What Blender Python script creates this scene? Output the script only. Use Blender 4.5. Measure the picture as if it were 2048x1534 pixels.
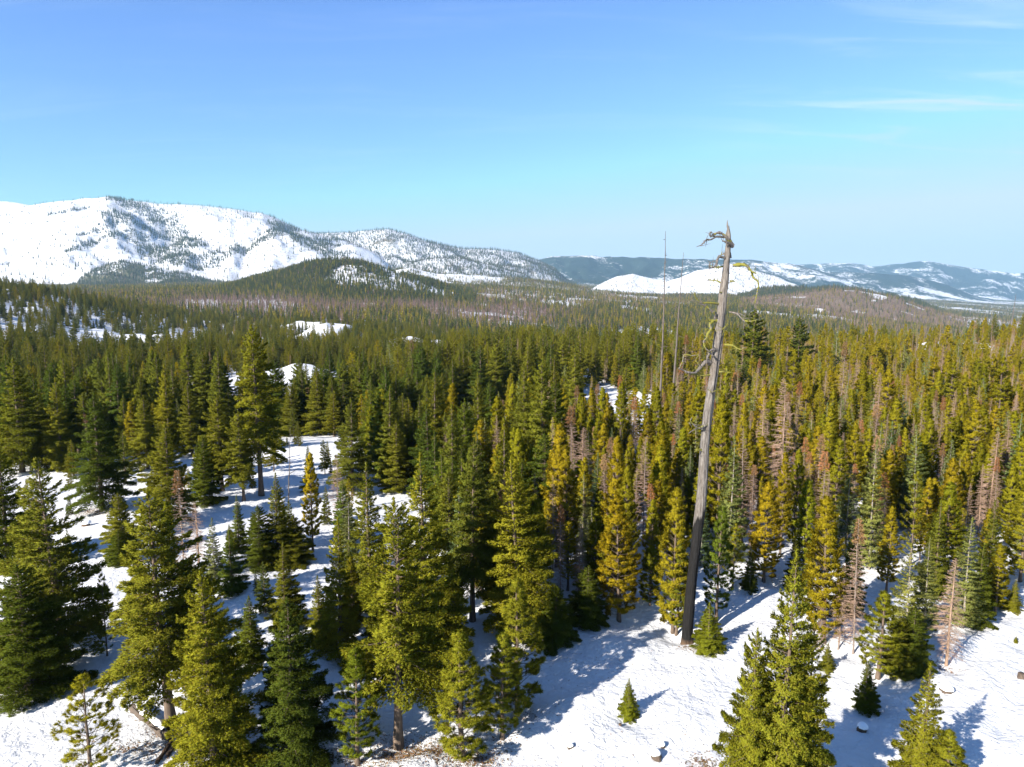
import bpy, math, random
import numpy as np
from mathutils import Vector
R = math.radians
random.seed(7)
rng = np.random.default_rng(11)
for o in list(bpy.data.objects): bpy.data.objects.remove(o)
scene = bpy.context.scene
col = scene.collection

# ------------------------------------------------------------------ camera, sky, sun, exposure
CAMZ = 20.0; FPX = 1420.0; PITCH = R(7.5)
CP, SP = math.cos(PITCH), math.sin(PITCH)
cam_d = bpy.data.cameras.new('camera'); cam = bpy.data.objects.new('camera', cam_d); col.objects.link(cam)
cam.location = (0, 0, CAMZ); cam.rotation_euler = (R(90) - PITCH, 0, 0)
cam_d.sensor_width = 36; cam_d.lens = 36 * FPX / 2048; cam_d.clip_start = 0.5; cam_d.clip_end = 60000
scene.camera = cam
SUN_EL = R(29); SUN_DIR2 = Vector((-0.73, -0.68)).normalized()       # towards the sun, on the ground
world = bpy.data.worlds.new('World'); scene.world = world; world.use_nodes = True
nt = world.node_tree; nt.nodes.clear()
def N(t, kind, **kw):
    n = t.nodes.new(kind)
    for k, v in kw.items(): setattr(n, k, v)
    return n
sky = N(nt, 'ShaderNodeTexSky', sky_type='NISHITA', sun_disc=False)
sky.sun_elevation = SUN_EL
sky.sun_rotation = math.atan2(SUN_DIR2.x, SUN_DIR2.y)
sky.altitude = 1200; sky.air_density = 1.0; sky.dust_density = 0.15; sky.ozone_density = 2.2
tint = N(nt, 'ShaderNodeMix', data_type='RGBA', blend_type='MULTIPLY'); tint.inputs[0].default_value = 1
nt.links.new(sky.outputs[0], tint.inputs[6]); tint.inputs[7].default_value = (0.64, 0.83, 1.12, 1)
# thin cirrus: a layer of cloud mapped by direction
tc = N(nt, 'ShaderNodeTexCoord'); sep = N(nt, 'ShaderNodeSeparateXYZ'); nt.links.new(tc.outputs['Generated'], sep.inputs[0])
def M(t, op, a, b=None, c=None):
    n = t.nodes.new('ShaderNodeMath'); n.operation = op
    for i, v in enumerate((a, b, c)):
        if v is None: continue
        if isinstance(v, (int, float)): n.inputs[i].default_value = v
        else: t.links.new(v, n.inputs[i])
    return n.outputs[0]
zz = M(nt, 'ADD', M(nt, 'MAXIMUM', sep.outputs[2], 0.0), 0.12)
cmb = N(nt, 'ShaderNodeCombineXYZ')
nt.links.new(M(nt, 'DIVIDE', sep.outputs[0], zz), cmb.inputs[0]); nt.links.new(M(nt, 'DIVIDE', sep.outputs[1], zz), cmb.inputs[1])
mp = N(nt, 'ShaderNodeMapping'); mp.inputs['Rotation'].default_value = (0, 0, R(-12)); mp.inputs['Scale'].default_value = (0.9, 4.2, 1); mp.inputs['Location'].default_value = (0.10, -0.39, 0)
nt.links.new(cmb.outputs[0], mp.inputs[0])
nz = N(nt, 'ShaderNodeTexNoise'); nz.inputs['Scale'].default_value = 1.1; nz.inputs['Detail'].default_value = 7; nz.inputs['Roughness'].default_value = 0.6; nz.inputs['Distortion'].default_value = 0.8
nt.links.new(mp.outputs[0], nz.inputs['Vector'])
cr = N(nt, 'ShaderNodeMapRange', interpolation_type='SMOOTHSTEP'); cr.inputs[1].default_value = 0.46; cr.inputs[2].default_value = 0.78
nt.links.new(nz.outputs[0], cr.inputs[0])
cm = N(nt, 'ShaderNodeMix', data_type='RGBA'); vd = N(nt, 'ShaderNodeVectorMath', operation='DISTANCE'); nt.links.new(cmb.outputs[0], vd.inputs[0]); vd.inputs[1].default_value = (1.62, 2.5, 0)
bank = N(nt, 'ShaderNodeMapRange', interpolation_type='SMOOTHSTEP'); nt.links.new(vd.outputs['Value'], bank.inputs[0]); bank.inputs[1].default_value = 1.1; bank.inputs[2].default_value = .15; bank.inputs[3].default_value = .10; bank.inputs[4].default_value = 1.0
nt.links.new(M(nt, 'MULTIPLY', cr.outputs[0], bank.outputs[0]), cm.inputs[0])
nt.links.new(tint.outputs[2], cm.inputs[6]); cm.inputs[7].default_value = (3.6, 4.4, 4.9, 1)
bg = N(nt, 'ShaderNodeBackground'); bg.inputs[1].default_value = 0.080
dk = N(nt, 'ShaderNodeMix', data_type='RGBA', blend_type='DARKEN'); dk.inputs[0].default_value = 1
nt.links.new(cm.outputs[2], dk.inputs[6]); _k = 1 / (.080 * 2 ** 1.5); dk.inputs[7].default_value = (.70 * _k, .88 * _k, 1.0 * _k, 1)
nt.links.new(dk.outputs[2], bg.inputs[0])
wo = N(nt, 'ShaderNodeOutputWorld'); nt.links.new(bg.outputs[0], wo.inputs[0])
sd = bpy.data.lights.new('sun', 'SUN'); sd.energy = 4.6; sd.angle = R(0.53); sd.color = (1.0, 0.93, 0.82)
sun = bpy.data.objects.new('sun', sd); col.objects.link(sun); sun.location = (-200, -200, 300)
sv = Vector((SUN_DIR2.x * math.cos(SUN_EL), SUN_DIR2.y * math.cos(SUN_EL), math.sin(SUN_EL)))
sun.rotation_euler = sv.to_track_quat('Z', 'Y').to_euler()
vs = scene.view_settings; vs.view_transform = 'Standard'; vs.look = 'None'; vs.exposure = 1.5; vs.gamma = 1; vs.use_curve_mapping = False
scene.render.engine = 'CYCLES'
scene.cycles.max_bounces = 6; scene.cycles.diffuse_bounces = 2; scene.cycles.glossy_bounces = 1
scene.cycles.transmission_bounces = 2; scene.cycles.volume_bounces = 0; scene.cycles.transparent_max_bounces = 4

# ------------------------------------------------------------------ noise + terrain function
_perm = np.random.default_rng(3).permutation(4096)
_val = np.random.default_rng(4).random(4096)
def vnoise(x, y, seed=0):
    x = np.asarray(x, float) + 1000.37 + seed * 17.13; y = np.asarray(y, float) + 1000.71 + seed * 7.77
    xi = np.floor(x).astype(np.int64); yi = np.floor(y).astype(np.int64); fx = x - xi; fy = y - yi
    fx = fx * fx * fx * (fx * (fx * 6 - 15) + 10); fy = fy * fy * fy * (fy * (fy * 6 - 15) + 10)
    h = lambda a, b: _val[(_perm[a & 4095] + b * 31 + (b >> 3)) & 4095]
    return (h(xi, yi) * (1 - fx) + h(xi + 1, yi) * fx) * (1 - fy) + (h(xi, yi + 1) * (1 - fx) + h(xi + 1, yi + 1) * fx) * fy - 0.5
def fbm(x, y, oct=4, seed=0, gain=0.5):
    s = 0; a = 1.0; f = 1.0
    for k in range(oct):
        s = s + a * vnoise(x * f, y * f, seed + k); a *= gain; f *= 2.03
    return s
def zpix(Y, py):                                   # height of a point Y metres ahead that the photo shows at row py
    v = (767.0 - py) / FPX
    return CAMZ + Y * (v * CP - SP) / (CP + v * SP)
TX = lambda px: (np.asarray(px, float) - 1024) / FPX * 1.02   # photo column -> tan of the bearing
# the land between the camera and the mountains: rows are distances, columns are bearings, entries the photo row of the bare ground
COLS = [-500, 0, 128, 256, 400, 512, 640, 768, 900, 1024, 1280, 1536, 1792, 2048, 2500]
TAB = {
    10:   [None] * 15, 30: [None] * 15, 48: [None] * 15,
    70:   [985, 985, 980, 975, 972, 975, 985, 985, 985, 985, 980, 980, 975, 965, 960],
    95:   [905, 905, 905, 900, 890, 880, 876, 890, 900, 900, 895, 890, 885, 870, 860],
    130:  [840, 850, 850, 850, 845, 850, 850, 840, 835, 830, 825, 820, 815, 800, 790],
    180: [770, 785, 790, 790, 780, 785, 790, 780, 768, 758, 752, 746, 740, 732, 725],
    250: [705, 725, 740, 735, 730, 735, 740, 738, 732, 725, 722, 712, 706, 692, 688],
    340: [640, 678, 700, 712, 708, 708, 708, 708, 715, 722, 724, 726, 722, 694, 690],
    450: [580, 604, 640, 682, 694, 690, 680, 682, 705, 722, 728, 730, 730, 712, 710],
    600: [562, 566, 582, 618, 654, 662, 662, 670, 690, 705, 718, 722, 730, 725, 720],
    800: [600, 600, 605, 618, 632, 640, 645, 650, 662, 676, 690, 698, 712, 718, 718],
    1100: [600, 600, 600, 600, 602, 604, 606, 612, 622, 632, 642, 652, 682, 702, 702],
    1600: [590, 590, 588, 585, 582, 580, 580, 582, 588, 598, 608, 616, 652, 680, 680],
    2300: [582, 582, 580, 578, 576, 574, 572, 572, 574, 582, 590, 600, 630, 655, 655],
    3200: [575, 575, 574, 573, 572, 570, 568, 567, 570, 578, 592, 600, 615, 638, 640],
    4500: [570, 570, 570, 570, 568, 566, 564, 562, 562, 570, 585, 592, 606, 624, 626],
    7000: [565, 565, 565, 565, 563, 562, 560, 558, 558, 562, 572, 580, 596, 611, 612],
    12000: [565, 565, 565, 565, 563, 562, 560, 558, 558, 560, 566, 572, 586, 598, 599],
    30000: [575] * 15,
}
_lr = np.log(np.array(sorted(TAB))); _tx = TX(COLS)
_Z = np.zeros((len(_lr), len(COLS)))
for i, d in enumerate(sorted(TAB)):
    for j in range(len(COLS)):
        _Z[i, j] = 0.0 if TAB[d][j] is None else zpix(d, TAB[d][j])
GA, GB = 241, 321
_ga = np.linspace(_tx[0], _tx[-1], GA); _gb = np.linspace(_lr[0], _lr[-1], GB)
_t = np.array([np.interp(_ga, _tx, _Z[i]) for i in range(len(_lr))])
_G = np.array([np.interp(_gb, _lr, _t[:, j]) for j in range(GA)])          # [bearing, distance]
for _ in range(14):
    p = np.pad(_G, 1, mode='edge'); _G = (p[:-2, 1:-1] + p[2:, 1:-1] + p[1:-1, :-2] + p[1:-1, 2:] + 2 * _G) / 6
def base_z(t, Y):
    a = np.clip((t - _ga[0]) / (_ga[-1] - _ga[0]) * (GA - 1), 0, GA - 1.001); b = np.clip((np.log(np.maximum(Y, 10.1)) - _gb[0]) / (_gb[-1] - _gb[0]) * (GB - 1), 0, GB - 1.001)
    ai = a.astype(int); bi = b.astype(int); fa = a - ai; fb = b - bi
    return (_G[ai, bi] * (1 - fa) + _G[ai + 1, bi] * fa) * (1 - fb) + (_G[ai, bi + 1] * (1 - fa) + _G[ai + 1, bi + 1] * fa) * fb
# ridges: name, distance, depth of the front slope, spur size, [(column, row of the crest)]
RIDGES = [
    ('snow_far', 7000, 1500, .2, [(-400, 412), (0, 402), (60, 400), (110, 408), (200, 425), (300, 460)]),
    ('snow_main', 5200, 1900, .27, [(-600, 500), (-200, 478), (-80, 462), (0, 446), (60, 424), (110, 410), (200, 398), (250, 395), (300, 399), (400, 409), (500, 419), (545, 427), (570, 437), (600, 452), (640, 467), (700, 482), (760, 505), (820, 540), (900, 580)]),
    ('snow_spur', 4300, 900, .25, [(60, 580), (130, 530), (180, 498), (235, 471), (262, 472), (330, 504), (390, 535), (450, 570)]),
    ('snow_spur2', 4200, 900, .2, [(400, 570), (450, 535), (500, 500), (540, 468), (562, 457), (590, 463), (640, 480), (690, 488), (725, 490), (755, 506), (790, 532), (830, 560)]),
    ('burnt_ridge', 5600, 1400, .30, [(560, 500), (640, 467), (700, 465), (740, 461), (785, 458), (820, 468), (850, 481), (900, 492), (935, 498), (1000, 498), (1040, 506), (1080, 522), (1150, 560)]),
    ('burnt_spur', 4500, 700, .22, [(760, 560), (800, 540), (840, 520), (880, 512), (930, 515), (990, 530), (1040, 545), (1090, 560)]),
    ('dark_knob', 3500, 420, .2, [(140, 585), (190, 552), (235, 530), (270, 521), (330, 532), (400, 549), (470, 566), (520, 580)]),
    ('mid_hill', 1650, 420, .18, [(340, 600), (420, 588), (480, 572), (560, 548), (630, 530), (700, 523), (740, 528), (800, 545), (860, 562), (930, 584), (1000, 600)]),
    ('bench', 2900, 500, .15, [(720, 560), (780, 543), (830, 535), (880, 546), (960, 548), (1040, 556), (1120, 566), (1200, 580), (1300, 592)]),
    ('dome', 3900, 520, .12, [(1150, 590), (1190, 570), (1225, 553), (1258, 546), (1300, 555), (1328, 560), (1350, 553), (1385, 538), (1430, 530), (1480, 534), (1530, 550), (1575, 568), (1620, 590)]),
    ('far_plateau', 7600, 1500, .30, [(1000, 540), (1060, 523), (1100, 513), (1170, 511), (1240, 514), (1330, 516), (1450, 518), (1500, 520), (1560, 525), (1620, 540), (1690, 560), (1760, 580)]),
    ('brown_hill', 2000, 420, .10, [(1440, 606), (1520, 594), (1580, 585), (1640, 578), (1690, 578), (1740, 588), (1800, 606), (1860, 628), (1920, 645)]),
    ('dark_hill', 2900, 350, .12, [(1460, 590), (1510, 578), (1560, 571), (1610, 575), (1650, 572), (1690, 575), (1740, 588), (1800, 600), (1860, 614)]),
    ('far_peaks', 11500, 2200, .35, [(1500, 545), (1570, 530), (1640, 524), (1680, 524), (1725, 532), (1780, 525), (1830, 521), (1875, 528), (1950, 541), (2048, 548), (2200, 562)]),
    ('far_slope', 8200, 1300, .30, [(1560, 560), (1620, 545), (1680, 543), (1740, 546), (1800, 551), (1860, 566), (1920, 588), (1980, 606), (2050, 620)]),
]
# open snowy knolls: photo column, distance, half-width, half-depth, height (metres)
KNOLLS = [(322, 430, 21, 22, 6), (235, 445, 9, 14, 3.5), (100, 470, 7, 12, 2.5), (664, 520, 13, 26, 7), (700, 545, 10, 20, 6), (850, 470, 19, 20, 5.5), (598, 222, 13, 15, 4), (1868, 262, 14, 13, 3.5), (640, 640, 30, 20, 6)]
MOUNDS = [(float(TX(px)) * Y, Y, a, b, h) for px, Y, a, b, h in KNOLLS]
WELLS = []
def terrain(x, y, want_id=False):
    x = np.asarray(x, float); y = np.asarray(y, float)
    Y = np.maximum(y, 8.0); t = np.clip(x / Y, -1.3, 1.3); r = np.hypot(x, y)
    zb = base_z(t, np.where(y > 8, y, 10.0))
    far = np.clip((Y - 60) / 400, 0, 1)
    zb = zb + 0.55 * fbm(x / 19, y / 19, 3, 1) * (1 - 0.3 * far) + (0.36 * fbm(x / 4.2, y / 4.2, 2, 5) + .13 * fbm(x / 1.3, y / 1.6, 2, 55) - .22 * np.clip(vnoise(x / .62, y / .8, 56) - .22, 0, 1) + .42 * fbm((x + .6 * y) / 9, (y - .6 * x) / 2.6, 2, 58)) * np.clip(1 - Y / 220, 0, 1)
    zb = zb + far * 2.6 * fbm(x / 95, y / 95, 3, 9) + np.clip((Y - 700) / 1500, 0, 1) * 14 * fbm(x / 420, y / 420, 4, 13)
    for cx, cy, a, b, h in MOUNDS:
        dy = (Y - cy); zb = zb + h * np.exp(-((x - cx) / a / 1.1) ** 4 - (dy / np.where(dy < 0, b, b * .6)) ** 2) * (1 + .5 * fbm(x / 9, y / 9, 2, 31))
    if WELLS and np.any(Y < 75):
        zb = np.array(np.broadcast_to(zb, x.shape), float); flat = zb.reshape(-1); q = np.nonzero(Y.reshape(-1) < 75)[0]; xq, yq = x.reshape(-1)[q], Y.reshape(-1)[q]
        for cx, cy, a in WELLS: flat[q] -= .22 * np.exp(-((xq - cx) ** 2 + (yq - cy) ** 2) / (a * a))
        zb = flat.reshape(x.shape)
    z = zb; lid = np.full(x.shape, -1)
    X0, Y0_, T0, ZB = x, Y, t, zb
    z = np.array(z, float); shp = z.shape; zr_, lr_ = z.reshape(-1), lid.reshape(-1); X0, Y0_, T0, ZB = (np.broadcast_to(q, shp).reshape(-1) for q in (X0, Y0_, T0, ZB))
    for k, (nm, D0, W, amp, prof) in enumerate(RIDGES):
        tp = TX([p[0] for p in prof]); zr = np.array([p[1] for p in prof], float)
        sel = np.nonzero((T0 > tp[0]) & (T0 < tp[-1]) & (Y0_ > D0 * .94 - W) & (Y0_ < D0 * 1.06 + W * .75))[0]
        if not len(sel): continue
        x, Y, t, zb = X0[sel], Y0_[sel], T0[sel], ZB[sel]
        D = D0 * (1 + 0.05 * vnoise(t * 7, t * 0 + k, 40))
        row = np.interp(t, tp, zr)
        row = row + 1.2 * fbm(t * 90, t * 0 + k * 3.3, 3, 21)
        zc = zpix(D, row)
        edge = np.clip((t - tp[0]) / 0.03, 0, 1) * np.clip((tp[-1] - t) / 0.03, 0, 1)
        s = np.clip((D - Y) / W, 0, 1.01)
        A = np.maximum(zc - base_z(t, D), 0) * edge
        p = np.where(s < 1, (1 - s) ** 1.15, 0)
        p = np.where(Y > D, np.clip(1 - (Y - D) / (W * .7), 0, 1), p)
        Lw = max(W * 0.42, 160.0); xx = t * D0
        a1 = np.sqrt(fbm(xx / Lw + .5 * fbm(x / Lw, Y / Lw, 2, 200 + k), Y / (3.5 * Lw), 2, 60 + k) ** 2 + .0008)
        a2 = np.sqrt(fbm(xx / (Lw * .33) + .6 * fbm(x / Lw, Y / Lw, 2, 220 + k), Y / (1.1 * Lw), 2, 90 + k) ** 2 + .0008)
        a3 = fbm(xx / (Lw * .12), Y / (.3 * Lw), 3, 140 + k)
        rough = amp * (2.0 * (.16 - a1) + .6 * (.16 - a2) + .22 * a3) * np.clip(s * 3, 0, 1) ** .8 * np.clip((1 - s) * 2.5, 0, 1)
        zf = np.where((s < 1) & (p > 0) & (A > 1), zb + A * (p + rough) - .5, -9999)
        up = zf > zr_[sel]
        zr_[sel[up]] = zf[up]; lr_[sel[up]] = k
    z = zr_.reshape(shp); lid = lr_.reshape(shp)
    return (z, lid) if want_id else z
_D = np.concatenate([np.linspace(14, 120, 500), np.exp(np.linspace(math.log(120.3), math.log(9000), 700))])
def at(px, py):                                     # photo pixel -> point of the land seen there
    u = (px - 1024) / FPX; v = (767 - py) / FPX
    dx, dy, dz = u, CP + v * SP, v * CP - SP
    Y = _D; X = dx / dy * Y; Zr = CAMZ + dz / dy * Y
    hit = np.nonzero(terrain(X, Y) >= Zr)[0]
    i = hit[0] if len(hit) else len(Y) - 1
    return float(X[i]), float(Y[i])
def project(x, y, z):
    dz = z - CAMZ; f = y * CP - dz * SP
    return 1024 + FPX * x / f, 767 - FPX * (y * SP + dz * CP) / f, f

# ------------------------------------------------------------------ helpers
def link(o, parent=None):
    col.objects.link(o)
    if parent is not None: o.parent = parent
    return o
def tag(o, label=None, cat=None, group=None, kind=None):
    for k, v in (('label', label), ('category', cat), ('group', group), ('kind', kind)):
        if v: o[k] = v
    return o
def mesh_from(name, V, F, mats, mi=None, smooth=False):
    """V (n,3), F list of equal-width index arrays"""
    me = bpy.data.meshes.new(name)
    F = [np.asarray(f, np.int32) for f in (F if isinstance(F, list) else [F]) if len(f)]
    nl = sum(f.size for f in F); nf = sum(len(f) for f in F)
    me.vertices.add(len(V)); me.vertices.foreach_set('co', np.asarray(V, np.float32).ravel())
    me.loops.add(nl); me.loops.foreach_set('vertex_index', np.concatenate([f.ravel() for f in F]))
    me.polygons.add(nf)
    st = []; c = 0
    for f in F:
        st.append(c + np.arange(len(f)) * f.shape[1]); c += f.size
    me.polygons.foreach_set('loop_start', np.concatenate(st).astype(np.int32))
    if mi is not None: me.polygons.foreach_set('material_index', np.asarray(mi, np.int32))
    me.polygons.foreach_set('use_smooth', np.full(nf, smooth))
    for m in mats: me.materials.append(m)
    me.update(calc_edges=True); me.validate()
    return me
def unit(v): return v / np.maximum(np.linalg.norm(v, axis=-1, keepdims=True), 1e-9)
def soft_normals(me, amount=.58, lift=.45):
    """needle sprays shade with the side of the crown they grow on"""
    n = len(me.vertices); V = np.zeros(n * 3, np.float32); me.vertices.foreach_get('co', V); V = V.reshape(-1, 3)
    o = np.stack([V[:, 0], V[:, 1], 0 * V[:, 0]], 1); o = unit(o) + np.array([0, 0, lift])
    o = unit(o) * amount + np.repeat(unit(rng.normal(size=((n + 2) // 3, 3))), 3, 0)[:n] * (1 - amount)
    me.polygons.foreach_set('use_smooth', np.ones(len(me.polygons), bool))
    me.normals_split_custom_set_from_vertices(unit(o).astype(np.float32)); return me
def outward(P, lift=.45):
    c = P.mean(1); o = unit(np.stack([c[:, 0], c[:, 1], 0 * c[:, 0]], 1)); o[:, 2] = lift
    f = np.einsum('ij,ij->i', np.cross(P[:, 1] - P[:, 0], P[:, 2] - P[:, 0]), o) < 0; P = P.copy(); P[f] = P[f][:, ::-1]; return P
class Geo:
    def __init__(s): s.V = []; s.F3 = []; s.F4 = []; s.m3 = []; s.m4 = []; s.n = 0
    def tris(s, P, m, out=True):                              # P (k,3,3)
        P = np.asarray(P).reshape(-1, 3, 3); k = len(P); P = outward(P) if m == 0 and out else P; s.V.append(P.reshape(-1, 3)); s.F3.append(s.n + np.arange(k * 3).reshape(k, 3)); s.m3.append(np.full(k, m)); s.n += 3 * k
    def tube(s, P, rad, sides, m, cap=True):        # P (k,3) axis points
        P = np.asarray(P, float); k = len(P); rad = np.broadcast_to(rad, (k,))
        T = unit(np.gradient(P, axis=0)); ref = np.array([1.0, 0, 0]) if abs(T[0][0]) < .8 else np.array([0, 1.0, 0])
        A = unit(np.cross(T, ref)); B = np.cross(T, A); a = np.arange(sides) / sides * 2 * np.pi
        V = P[:, None] + rad[:, None, None] * (np.cos(a)[None, :, None] * A[:, None] + np.sin(a)[None, :, None] * B[:, None])
        s.V.append(V.reshape(-1, 3)); i = np.arange(k - 1)[:, None] * sides; j = np.arange(sides)[None]; j2 = (j + 1) % sides
        F = np.stack([i + j, i + j2, i + sides + j2, i + sides + j], -1).reshape(-1, 4) + s.n
        s.F4.append(F); s.m4.append(np.full(len(F), m)); s.n += k * sides
    def mesh(s, name, mats, smooth=False):
        F3 = np.concatenate(s.F3) if s.F3 else np.zeros((0, 3), int); F4 = np.concatenate(s.F4) if s.F4 else np.zeros((0, 4), int)
        return mesh_from(name, np.concatenate(s.V), [F3, F4], mats, np.concatenate([*(s.m3 or []), *(s.m4 or [])]), smooth)
def tubes3(g, P0, P1, P2, r0, m):                   # many thin three-sided branches, two segments each, tapering to a point
    k = len(P0)
    def ring(P, T, r):
        A = unit(np.cross(T, np.array([0.13, 0.21, 1.0]))); B = np.cross(T, A)
        return np.stack([P + r[:, None] * (math.cos(a) * A + math.sin(a) * B) for a in (0, 2.094, 4.189)], 1)
    R0 = ring(P0, unit(P1 - P0), r0); R1 = ring(P1, unit(P2 - P0), r0 * .6)
    Q = []
    for a in range(3):
        b = (a + 1) % 3
        Q += [np.stack([R0[:, a], R0[:, b], R1[:, b]], 1), np.stack([R0[:, a], R1[:, b], R1[:, a]], 1), np.stack([R1[:, a], R1[:, b], P2], 1)]
    g.tris(np.concatenate(Q), m)

# ------------------------------------------------------------------ materials
def mat(name):
    m = bpy.data.materials.new(name); m.use_nodes = True; t = m.node_tree
    b = t.nodes['Principled BSDF']; return m, t, b
def ramp(t, fac, stops):
    n = t.nodes.new('ShaderNodeValToRGB'); e = n.color_ramp.elements
    while len(e) < len(stops): e.new(0.5)
    for i, (p, c) in enumerate(stops): e[i].position = p; e[i].color = (*c, 1)
    t.links.new(fac, n.inputs[0]); return n.outputs[0]
def noise(t, vec, scale, detail=4, rough=.55, dist=0):
    n = t.nodes.new('ShaderNodeTexNoise'); n.inputs['Scale'].default_value = scale; n.inputs['Detail'].default_value = detail
    n.inputs['Roughness'].default_value = rough; n.inputs['Distortion'].default_value = dist
    if vec is not None: t.links.new(vec, n.inputs['Vector'])
    return n.outputs[0]
def mixc(t, fac, a, b, mode='MIX'):
    n = t.nodes.new('ShaderNodeMix'); n.data_type = 'RGBA'; n.blend_type = mode
    for i, v in ((0, fac), (6, a), (7, b)):
        if isinstance(v, (int, float)): n.inputs[i].default_value = v
        elif isinstance(v, tuple): n.inputs[i].default_value = (*v, 1)
        else: t.links.new(v, n.inputs[i])
    return n.outputs[2]
def foliage(name, stops, trans=.32, vary=.6, gain=1.38):
    m, t, b = mat(name)
    oi = t.nodes.new('ShaderNodeObjectInfo'); geo = t.nodes.new('ShaderNodeNewGeometry')
    c = ramp(t, oi.outputs['Random'], [(p, tuple(v * gain for v in q)) for p, q in stops])
    v = M(t, 'ADD', M(t, 'MULTIPLY', geo.outputs['Random Per Island'], vary), 1 - vary / 2)
    cmbn = t.nodes.new('ShaderNodeCombineXYZ')
    for i in range(3): t.links.new(v, cmbn.inputs[i])
    c = mixc(t, 1.0, c, cmbn.outputs[0], 'MULTIPLY')
    odd = M(t, 'FRACT', M(t, 'MULTIPLY', geo.outputs['Random Per Island'], 37.3))
    c = mixc(t, M(t, 'MULTIPLY', M(t, 'GREATER_THAN', odd, .86), .55), c, (.15, .10, .022)); c = mixc(t, M(t, 'MULTIPLY', M(t, 'LESS_THAN', odd, .25), .4), c, (.08, .11, .016))
    c = mixc(t, 1.0, c, oi.outputs['Color'], 'MULTIPLY')
    d = t.nodes.new('ShaderNodeBsdfDiffuse'); tr = t.nodes.new('ShaderNodeBsdfTranslucent'); ms = t.nodes.new('ShaderNodeMixShader')
    t.links.new(c, d.inputs[0]); t.links.new(c, tr.inputs[0]); ms.inputs[0].default_value = trans
    t.links.new(d.outputs[0], ms.inputs[1]); t.links.new(tr.outputs[0], ms.inputs[2])
    t.nodes.remove(b); t.links.new(ms.outputs[0], t.nodes['Material Output'].inputs[0])
    return m
MAT = {}
MAT['fir'] = foliage('fir_needles', [(0, (.120, .128, .013)), (.5, (.150, .148, .013)), (1, (.105, .118, .015))])
MAT['firmix'] = foliage('mixed_fir_needles', [(0, (.06, .078, .018)), (.35, (.13, .128, .012)), (.7, (.16, .148, .013)), (1, (.055, .070, .016))])
MAT['spruce'] = foliage('spruce_needles', [(0, (.17, .18, .05)), (1, (.14, .175, .07))])
MAT['pine'] = foliage('pine_needles', gain=1.6, stops=[(0, (.205, .160, .008)), (.5, (.170, .150, .009)), (1, (.215, .166, .010))])
MAT['pond'] = foliage('long_pine_needles', [(0, (.170, .160, .010)), (1, (.140, .150, .015))])
MAT['red'] = foliage('dead_red_needles', [(0, (.22, .11, .05)), (1, (.28, .17, .09))])
MAT['farfir'] = foliage('distant_fir_needles', gain=1.1, stops=[(0, (.085, .098, .02)), (.55, (.048, .070, .030)), (1, (.125, .125, .024))])
MAT['farpine'] = foliage('distant_pine_needles', [(0, (.24, .19, .012)), (.55, (.18, .17, .014)), (1, (.27, .19, .014))])
MAT['deadfar'] = foliage('distant_bare_twigs', [(0, (.27, .18, .145)), (1, (.33, .22, .16))], trans=.1)
MAT['burnt'] = foliage('burnt_twigs', stops=[(0, (.20, .125, .125)), (.7, (.25, .155, .14)), (1, (.13, .10, .10))], trans=.05)
def bark(name, stops, scale=(6, 6, 1.2), rnd=True):
    m, t, b = mat(name)
    tcn = t.nodes.new('ShaderNodeTexCoord'); mpn = t.nodes.new('ShaderNodeMapping'); mpn.inputs['Scale'].default_value = scale
    t.links.new(tcn.outputs['Object'], mpn.inputs[0]); n = noise(t, mpn.outputs[0], 2.0, 5, .65)
    c = ramp(t, n, stops); t.links.new(c, b.inputs['Base Color']); b.inputs['Roughness'].default_value = .9
    bp = t.nodes.new('ShaderNodeBump'); bp.inputs['Strength'].default_value = .6; bp.inputs['Distance'].default_value = .03
    t.links.new(n, bp.inputs['Height']); t.links.new(bp.outputs[0], b.inputs['Normal'])
    return m
MAT['bark'] = bark('conifer_bark', [(.3, (.05, .036, .026)), (.7, (.17, .12, .085))])
MAT['palebark'] = bark('pale_bark', [(.3, (.15, .13, .11)), (.7, (.34, .30, .26))])
MAT['deadbark'] = bark('dead_bark', [(.3, (.13, .10, .085)), (.7, (.28, .225, .19))])
MAT['twig'] = bark('dead_twigs', [(.3, (.18, .115, .08)), (.7, (.37, .25, .175))])
MAT['darktwig'] = bark('branch_wood', [(.3, (.05, .037, .025)), (.7, (.12, .085, .06))])

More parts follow.
